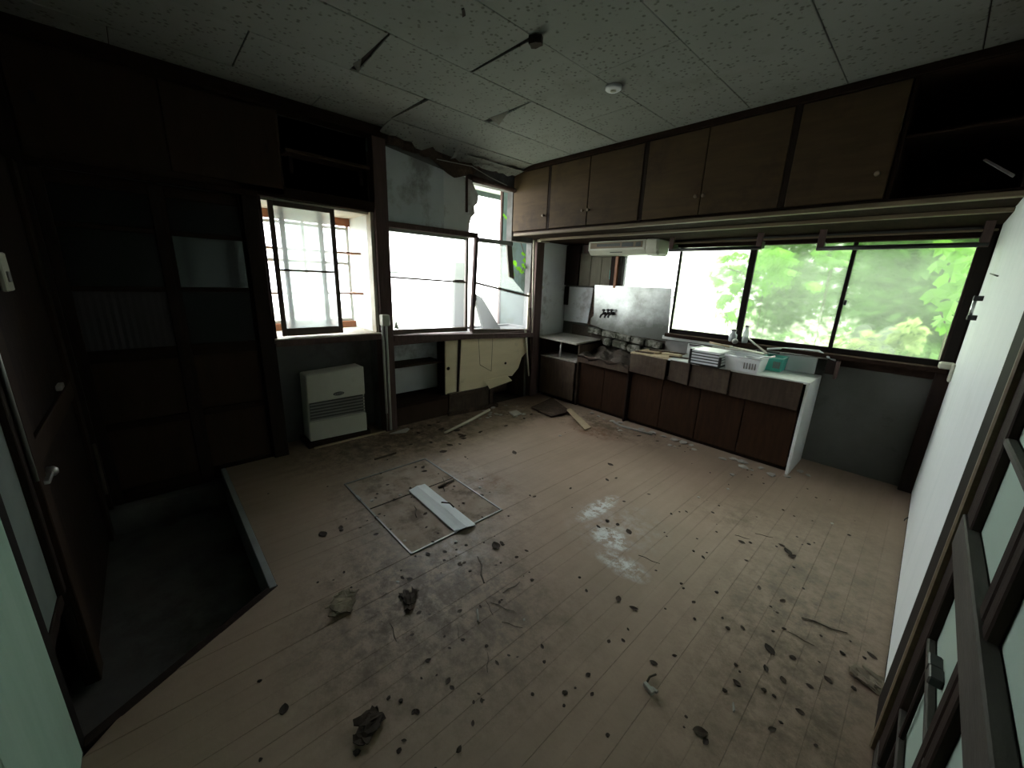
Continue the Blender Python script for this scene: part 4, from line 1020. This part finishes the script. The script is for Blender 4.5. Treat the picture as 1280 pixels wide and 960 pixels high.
for px, py, s in ((600,610,6),(560,575,5),(465,627,7),(500,620,5),(506,677,5),(570,678,5),(655,775,4),(935,572,12),(920,572,10),(954,583,9),(915,594,8),(985,595,9),(740,517,8),(748,521,7),(755,524,5),
                  (803,537,10),(817,541,11),(848,548,13),(858,552,12),(866,556,9),(830,546,9),(775,529,9),(765,527,8),(700,545,5),(645,521,7),(622,519,6),(584,530,8),(600,524,7),(1010,595,8),(1000,590,9),
                  (497,728,5),(910,612,5),(1040,655,4),(873,622,4)):
    dp('bit', px, py, s)
for px, py, s_ in [(rd.gauss(622,22), rd.gauss(517,6)) + (rd.uniform(4,10),) for _ in range(16)] + [(rd.uniform(770,980), 0, rd.uniform(4,12)) for _ in range(14)]:
    if py == 0: py = 531+(px-770)*.297+rd.uniform(2,7)
    dp(rd.choice(['bit','leaf','bit']), px, py, s_)
for px, py, s_ in [(rd.gauss(560,30), rd.gauss(545,9), rd.uniform(5,12)) for _ in range(18)] + [(rd.gauss(530,50), rd.gauss(630,35), rd.uniform(3,8)) for _ in range(22)] + [(rd.gauss(560,60), rd.gauss(760,60), rd.uniform(3,8)) for _ in range(24)]:
    dp('leaf', px, py, s_)
c = P(488,543,2,0)
tag(hexa('bent_strip', [P(487,543,2,.002), P(508,541,2,.002), P(512,537,2,.002), P(509,536,2,.002)], (0,0,.012), G['pipe_pvc']), 'small bent white plastic strip on the floor at the conduit foot', 'strip')
crumb_xy = []
for cx, cy, sx, sy, nn in ((-2.1,1.2,.5,.35,24),(-1.45,.95,.4,.3,26),(-3.1,1.9,.25,.6,16),(-2.6,3.3,.5,.2,16),(-1.4,3.55,.6,.12,14),(-.4,2.9,.4,.6,26),(-.15,2.0,.2,.8,24),(-.8,1.6,.6,.6,22),(-.3,1.4,.25,.5,16),(-1.2,.6,.4,.3,16)):
    for _ in range(nn):
        crumb_xy.append((rd.gauss(cx,sx), rd.gauss(cy,sy)))
for (x, y) in crumb_xy:
    if -3.4 < x < XC-.05 and y < 3.70 and y > -.2 and not (x < -1.5 and y < .33) and not (x < -1.2 and y < -.1):
        drop('crumb', x, y, abs(rd.gauss(.018,.008))+.008)
# crumpled leaves / paper scraps with a shape of their own
def crumple(name, px, py, wpx, mat, label, cat, seed, el=1.6, rot=.6):
    r_ = random.Random(seed); c = P(px, py, 2, 0); s = wpx*(c-Vector((0,0,CAMZ))).length/FPX
    t = thing(name, (c.x,c.y,0), label, cat)
    for k in range(3):
        nx, ny = 5, 4
        ph = r_.uniform(0,6); a = rot+r_.uniform(-.6,.6); ox, oy = r_.uniform(-.25,.25)*s, r_.uniform(-.2,.2)*s
        hs = {}
        def fn(X, Y, u, v):
            key = (round(u,3), round(v,3))
            if key not in hs: hs[key] = (r_.uniform(-.12,.12)*s, r_.uniform(-.08,.08)*s, r_.uniform(0,.10)*s)
            jx, jy, jz = hs[key]
            X += jx; Y += jy
            return (c.x+ox+math.cos(a)*X-math.sin(a)*Y, c.y+oy+math.sin(a)*X+math.cos(a)*Y, 0.003+jz+.06*s*abs(math.sin(3*u+ph))*(.4+.3*k))
        torn('crumpled_sheet', -s*.5, s*.5, -s*.5/el, s*.5/el, nx, ny, fn, mat, t, .004)
crumple('crumpled_wrapper', 430, 753, 26, G['leaf_pale'], 'crumpled grey-brown wrapper on the floor near the sunken entrance', 'wrapper', 1, 1.5, 2.2)
crumple('leaf_clump', 515, 751, 20, G['leaf_dry'], 'flat dark clump of dead leaves beside the crumpled wrapper', 'leaves', 2, 2.2, 2.6)
crumple('plant_clump', 461, 905, 24, G['leaf_dry'], 'torn dark clump of dead plant on the open floorboards', 'leaves', 3, 1.6, 1.5)
crumple('debris_clump', 1090, 853, 18, G['leaf_pale'], 'dusty clump of plant debris at the foot of the white wall', 'debris', 4, 1.5, .2)
sc_ = thing('folded_scrap', tuple(P(812,862,2,0)), 'small folded white paper scrap with a dark twig on the floor', 'scrap')
c = P(812,862,2,0)
hexa('fold', [P(803,857,2,.004), P(807,855,2,.004), P(818,868,2,.004), P(814,871,2,.004)], (0,0,.018), G['plaster_bit'], sc_)
hexa('fold', [P(811,861,2,.006), P(815,860,2,.006), P(823,866,2,.006), P(820,868,2,.006)], (0,0,.012), G['plaster_bit'], sc_)
tube('stalk', [P(808,854,2,.01), P(812,846,2,.012), P(820,843,2,.01)], .004, G['bark'], sc_, 5)
tag(hexa('paper_strip', [P(915,879,2,.003), P(917,879,2,.003), P(919,890,2,.003), P(916,891,2,.003)], (0,0,.008), G['plaster_bit']), 'tiny upright pale paper strip on the bare floor', 'scrap')
tag(hexa('pale_stick', [P(595,762,2,.003), P(597.5,762,2,.003), P(599,777,2,.003), P(596.5,778,2,.003)], (0,0,.008), G['paper']), 'short pale stick among the dirt past the hatch', 'stick')
# planks and scraps by the kitchen corner
tag(hexa('broken_plywood', [P(664,510,2,.01), P(689,522,2,.01), P(713,515,2,.02), P(690,498,2,.06)], (0,0,.015), G['rot_and_shade_wood']), 'dark broken wood panel lying flat in front of the stove stand', 'panel')
tag(hexa('wooden_slat', [P(708,513,2,.05), P(713,511,2,.05), P(739,535,2,.003), P(731,538,2,.003)], (0,0,.012), G['pale_wood']), 'pale wooden slat leaning on the broken panel', 'slat')
tag(tube('white_pipe', [P(767,527,2,.02), P(775,532,2,.012), P(790,536,2,.012), P(815,543,2,.012)], .012, G['plaster_bit'], n=6), 'curved white pipe on the floor along the counter', 'pipe')
tag(hexa('pale_fragment', [P(636,516,2,.003), P(646,514,2,.003), P(652,518,2,.003), P(642,521,2,.003)], (0,0,.015), G['plaster_bit']), 'flat pale tile fragment near the rotted cupboard corner', 'fragment')
tag(tube('broken_lath', [P(556,541,2,.02), P(585,527,2,.03), P(612,512,2,.05)], [.012,.018,.016], G['pale_frame'], n=5), 'broken brown lath leaning at the cupboard base', 'lath')
for i, (a, c_) in enumerate((((468,574),(495,566)),((548,609),(567,600)),((110,545),(122,612)))):
    if i < 2: tag(tube('stick', [P(*a,2,.012), P(*c_,2,.012)], .008, G['bark'], n=5), ('short dark stick on the floor beside the hatch corner', 'dark split stick lying on the hatch edge')[i], 'stick')
cx_ = P(125,590,0,-3.3)
tag(tube('leaning_stick', [P(117,555,0,-3.40), P(133,618,0,-3.34)], .010, G['bark'], n=6), 'thin stick leaning on the ribbed sliding door', 'stick')

# ------------------------------------------------------------------ outside
gd = box('ground', (-30,-20,-.7), (30,40,-.6), G['ground']); strip(gd)
def leaves_mesh(name, blobs, nleaf, size, mat, parent, seed):
    r_ = random.Random(seed); vs, fs = [], []
    for _ in range(nleaf):
        cx, cy, cz, rx, ry, rz = r_.choice(blobs)
        while True:
            a, b_, c_ = (r_.uniform(-1,1) for _ in range(3)); q = a*a+b_*b_+c_*c_
            if .25 < q < 1: break
        p = Vector((cx+a*rx, cy+b_*ry, cz+c_*rz)); s = size*r_.uniform(.6,1.3)
        d1 = Vector((r_.uniform(-1,1), r_.uniform(-1,1), r_.uniform(-.7,.3))).normalized(); d2 = d1.cross(Vector((r_.uniform(-.5,.5), r_.uniform(-.5,.5), 1))).normalized()
        k = len(vs)
        vs += [p-d1*s*.5, p-d1*.1*s+d2*s*.34, p+d1*s*.55, p-d1*.1*s-d2*s*.34]
        fs.append((k,k+1,k+2,k+3))
    o = mk(name, vs, fs, mat, parent); o['kind'] = 'stuff'; return o
def tree(x, y, h, blobs, nleaf, size, mat, label, seed):
    t = thing('garden_tree', (x,y,-.6), label, 'tree')
    tube('trunk', [(x,y,-.6),(x+.05,y+.03,h*.5),(x-.03,y,h)], [.10,.08,.04], G['bark'], t, 8)
    for k, bl in enumerate(blobs[:3]):
        tube('branch', [(x,y,h*.5),(bl[0],bl[1],bl[2])], [.05,.02], G['bark'], t, 6)
    leaves_mesh('crown', blobs, nleaf, size, mat, t, seed)
def rb(cx, cy, cz, r, n_, seed):
    r_ = random.Random(seed)
    return [(cx+r_.uniform(-r,r), cy+r_.uniform(-.6*r,.6*r), cz+r_.uniform(-r,r), r*.6, r*.5, r*.6) for _ in range(n_)]
def rbx(cx, cy, cz, hx, hy, hz, n_, seed):
    r_ = random.Random(seed)
    return [(cx+r_.uniform(-.5,.5)*hx, cy+r_.uniform(-.5,.5)*hy, cz+r_.uniform(-.5,.5)*hz, hx*.42, hy*.42, hz*.42) for _ in range(n_)]
tree(-.15,7.95,2.6, rbx(-.15,7.95,1.9,.98,.95,2.2,14,1), 5200, .20, G['leaf_tree'], 'dense green tree right behind the kitchen window', 1)
tree(1.85,7.95,2.6, rbx(1.85,7.95,1.9,.98,.95,2.2,14,2), 4200, .20, G['leaf_tree_b'], 'pale green tree behind the right kitchen pane', 2)
tree(-3.85,9.9,2.0, rbx(-3.85,9.9,1.5,.95,.75,1.2,8,3), 1900, .17, G['leaf_tree_b'], 'small pale bush behind the left kitchen pane', 3)
tree(-2.0,7.95,2.4, rbx(-2.0,7.95,1.55,.85,.9,1.75,10,6), 3400, .18, G['leaf_tree_b'], 'light green tree behind the middle kitchen sash post', 6)
tree(4.15,7.95,3.0, rbx(4.15,7.95,2.2,1.25,1.0,2.5,12,4), 4200, .24, G['leaf_tree'], 'broad dark tree beyond the white wall', 4)
tree(.2,10.2,4.2, rbx(.2,10.2,3.0,2.5,.9,3.2,18,5), 7000, .30, G['leaf_tree'], 'tall tree at the back of the overgrown garden', 5)
bh = thing('back_hedge', (1.5,11.5,-.6), 'tall dense green hedge closing the garden behind the trees', 'hedge')
leaves_mesh('foliage', [(-2.2+.9*i,12.4+.2*(i % 3),1.0+.9*k,.8,.6,.9) for i in range(10) for k in range(4)], 9000, .34, G['leaf_tree_b'], bh, 12)
gb = box('ground_weedy', (-2.6,4.6,-.6), (8,14,-.57), G['leaf_tree']); strip(gb)
hd = thing('garden_hedge', (.5,6.4,-.6), 'low overgrown hedge under the kitchen window outside', 'hedge')
leaves_mesh('foliage', [(-1.2+.55*i,6.2+.1*(i % 3),.25+.1*(i % 2),.5,.4,.75) for i in range(9)], 4200, .15, G['leaf_tree_b'], hd, 9)
# vines close to the glass: each leaf a part
def leafshape(p, s, nrm, up, mat, parent, name='leaf'):
    up = up.normalized(); side = nrm.cross(up).normalized()
    prof = [(0,-.5),(.22,-.42),(.48,-.18),(.34,-.02),(.40,.22),(.16,.16),(0,.52),(-.16,.16),(-.40,.22),(-.34,-.02),(-.48,-.18),(-.22,-.42)]
    vs = [p + nrm*.06*s] + [p + side*a*s - up*b_*s - nrm*abs(a)*.15*s for a, b_ in prof]
    n_ = len(prof)
    return mk(name, vs, [(0,1+i,1+(i+1) % n_) for i in range(n_)], mat, parent)
rv = random.Random(21)
def vine(name, pix, plane_y, sizes, label, seed, axis=1):
    pts = [P(a, c, axis, plane_y+rv.uniform(-.12,.12)) for a, c in pix]
    lo = min(p.z for p in pts)
    t = thing(name, tuple(pts[0].xy)+(-.6,), label, 'vine')
    od = sorted(pts, key=lambda p: p.z)
    st = [od[i] for i in range(0, len(od), max(1, len(od)//6))]
    tube('stem', [Vector((st[0].x+.05,st[0].y,-.6))]+[Vector((p.x,p.y,p.z)) for p in st], .006, G['bark'], t, 5)
    for p in pts:
        nrm = Vector((rv.uniform(-.5,.5), rv.uniform(-1,-.4), rv.uniform(.1,.9))).normalized()
        if axis == 0: nrm = Vector((rv.uniform(.4,1), rv.uniform(-.5,.5), rv.uniform(.1,.9))).normalized()
        up = Vector((rv.uniform(-.6,.6), rv.uniform(-.3,.3), 1)); up = up - nrm*up.dot(nrm)
        leafshape(p, sizes*rv.uniform(.7,1.25), nrm, up, G['leaf_vine'], t)
vine('window_vine', [(1172,334),(1185,322),(1198,312),(1206,330),(1191,339),(1204,346),(1185,356),(1206,356),(1189,366),(1168,372),(1187,387),(1179,398),(1195,405),(1217,314),(1215,336),(1177,311),(1218,325),(1200,372),(1210,318),(1205,390),(1184,412),(1176,404)],
     4.62, .15, 'leafy green vine hanging behind the right kitchen pane', 1)
vine('window_vine', [(905+rv.uniform(-8,36), 318+rv.uniform(0,80)) for _ in range(26)], 4.62, .13, 'leafy green vine behind the dark middle sash post', 2)
vine('window_vine', [(950+abs(rv.gauss(0,22)), 318+abs(rv.gauss(0,26))) for _ in range(34)], 5.05, .16, 'bright green vine behind the upper middle kitchen pane', 3)
vine('window_vine', [(1022+rv.uniform(-12,36), 315+rv.uniform(0,16)) for _ in range(12)], 4.62, .13, 'short green vine tip at the top of the kitchen window', 4)
vine('wall_vine', [(642,342),(648,336),(652,340),(644,330),(655,333),(658,326),(640,268),(645,280),(650,300),(633,272),(660,345),(655,318)], -3.66, .10, 'bright green vine climbing the corrugated wall outside', 5, 0)
# garden fence stub seen through the right pane
leaf_mat('leaf_pale_green', (.42,.52,.22))
sh = thing('pale_shrub', (-.25,4.98,-.6), 'pale leafy shrub growing in front of the grey fence stub outside', 'shrub')
tube('stem', [(-.25,4.98,-.6),(-.22,4.98,.6)], .02, G['bark'], sh, 6)
leaves_mesh('foliage', [(-.55,4.98,.98,.13,.1,.14),(-.30,4.96,1.02,.2,.1,.16),(-.12,4.96,1.12,.13,.1,.16),(.0,4.96,.80,.25,.1,.12),(.2,4.98,.78,.2,.1,.10),(-.3,4.98,.5,.3,.1,.5)], 420, .10, G['leaf_pale_green'], sh, 31)
gf = thing('garden_fence', (-.35,5.3,-.6), 'weathered grey fence stub with round-topped posts outside the kitchen window', 'fence')
for px in (1073,1107):
    c = P(px,432,1,5.3)
    vs = [(c.x-.07,5.3,-.6),(c.x+.07,5.3,-.6)]+[(c.x+.07*math.cos(PI*i/8),5.3,1.12+.07*math.sin(PI*i/8)) for i in range(9)]
    prism('post', vs, (0,.06,0), G['stone'], gf)
c0, c1 = P(1066,435,1,5.3), P(1112,440,1,5.3)
for z in (.80,.92,1.03):
    box('board', (c0.x,5.26,z), (c1.x,5.30,z+.09), G['stone'], gf)

# ------------------------------------------------------------------ where each piece of floor litter lies
KIND = {'dry_leaf': ('small dry brown leaf', 'dry leaves'), 'dirt_clump': ('small dark dirt clump', 'dirt clumps'), 'plaster_fragment': ('small pale plaster fragment', 'plaster fragments'), 'twig': ('thin dark twig', 'twigs')}
for o in COL.objects:
    k = o.name.split('.')[0]
    if k in KIND and o.get('group'):
        X, Y = o.location.x/S, o.location.y/S
        if hx0 < X < hx1 and hy0 < Y < hy1: where = 'on the metal-framed floor hatch'; o.location.z += .003*S
        elif Y > 3.2: where = 'along the foot of the kitchen counter'
        elif X < -2.75 and Y > 1.5: where = 'at the foot of the low cupboard'
        elif X > -.45: where = 'near the foot of the white wall'
        elif X < -1.0 and Y < .9: where = 'between the hatch and the sunken entrance'
        elif X < -1.2: where = 'on the boards around the floor hatch'
        else: where = 'on the open boards in the middle of the room'
        o['label'] = KIND[k][0] + ' ' + where; o['group'] = KIND[k][1] + ' ' + where
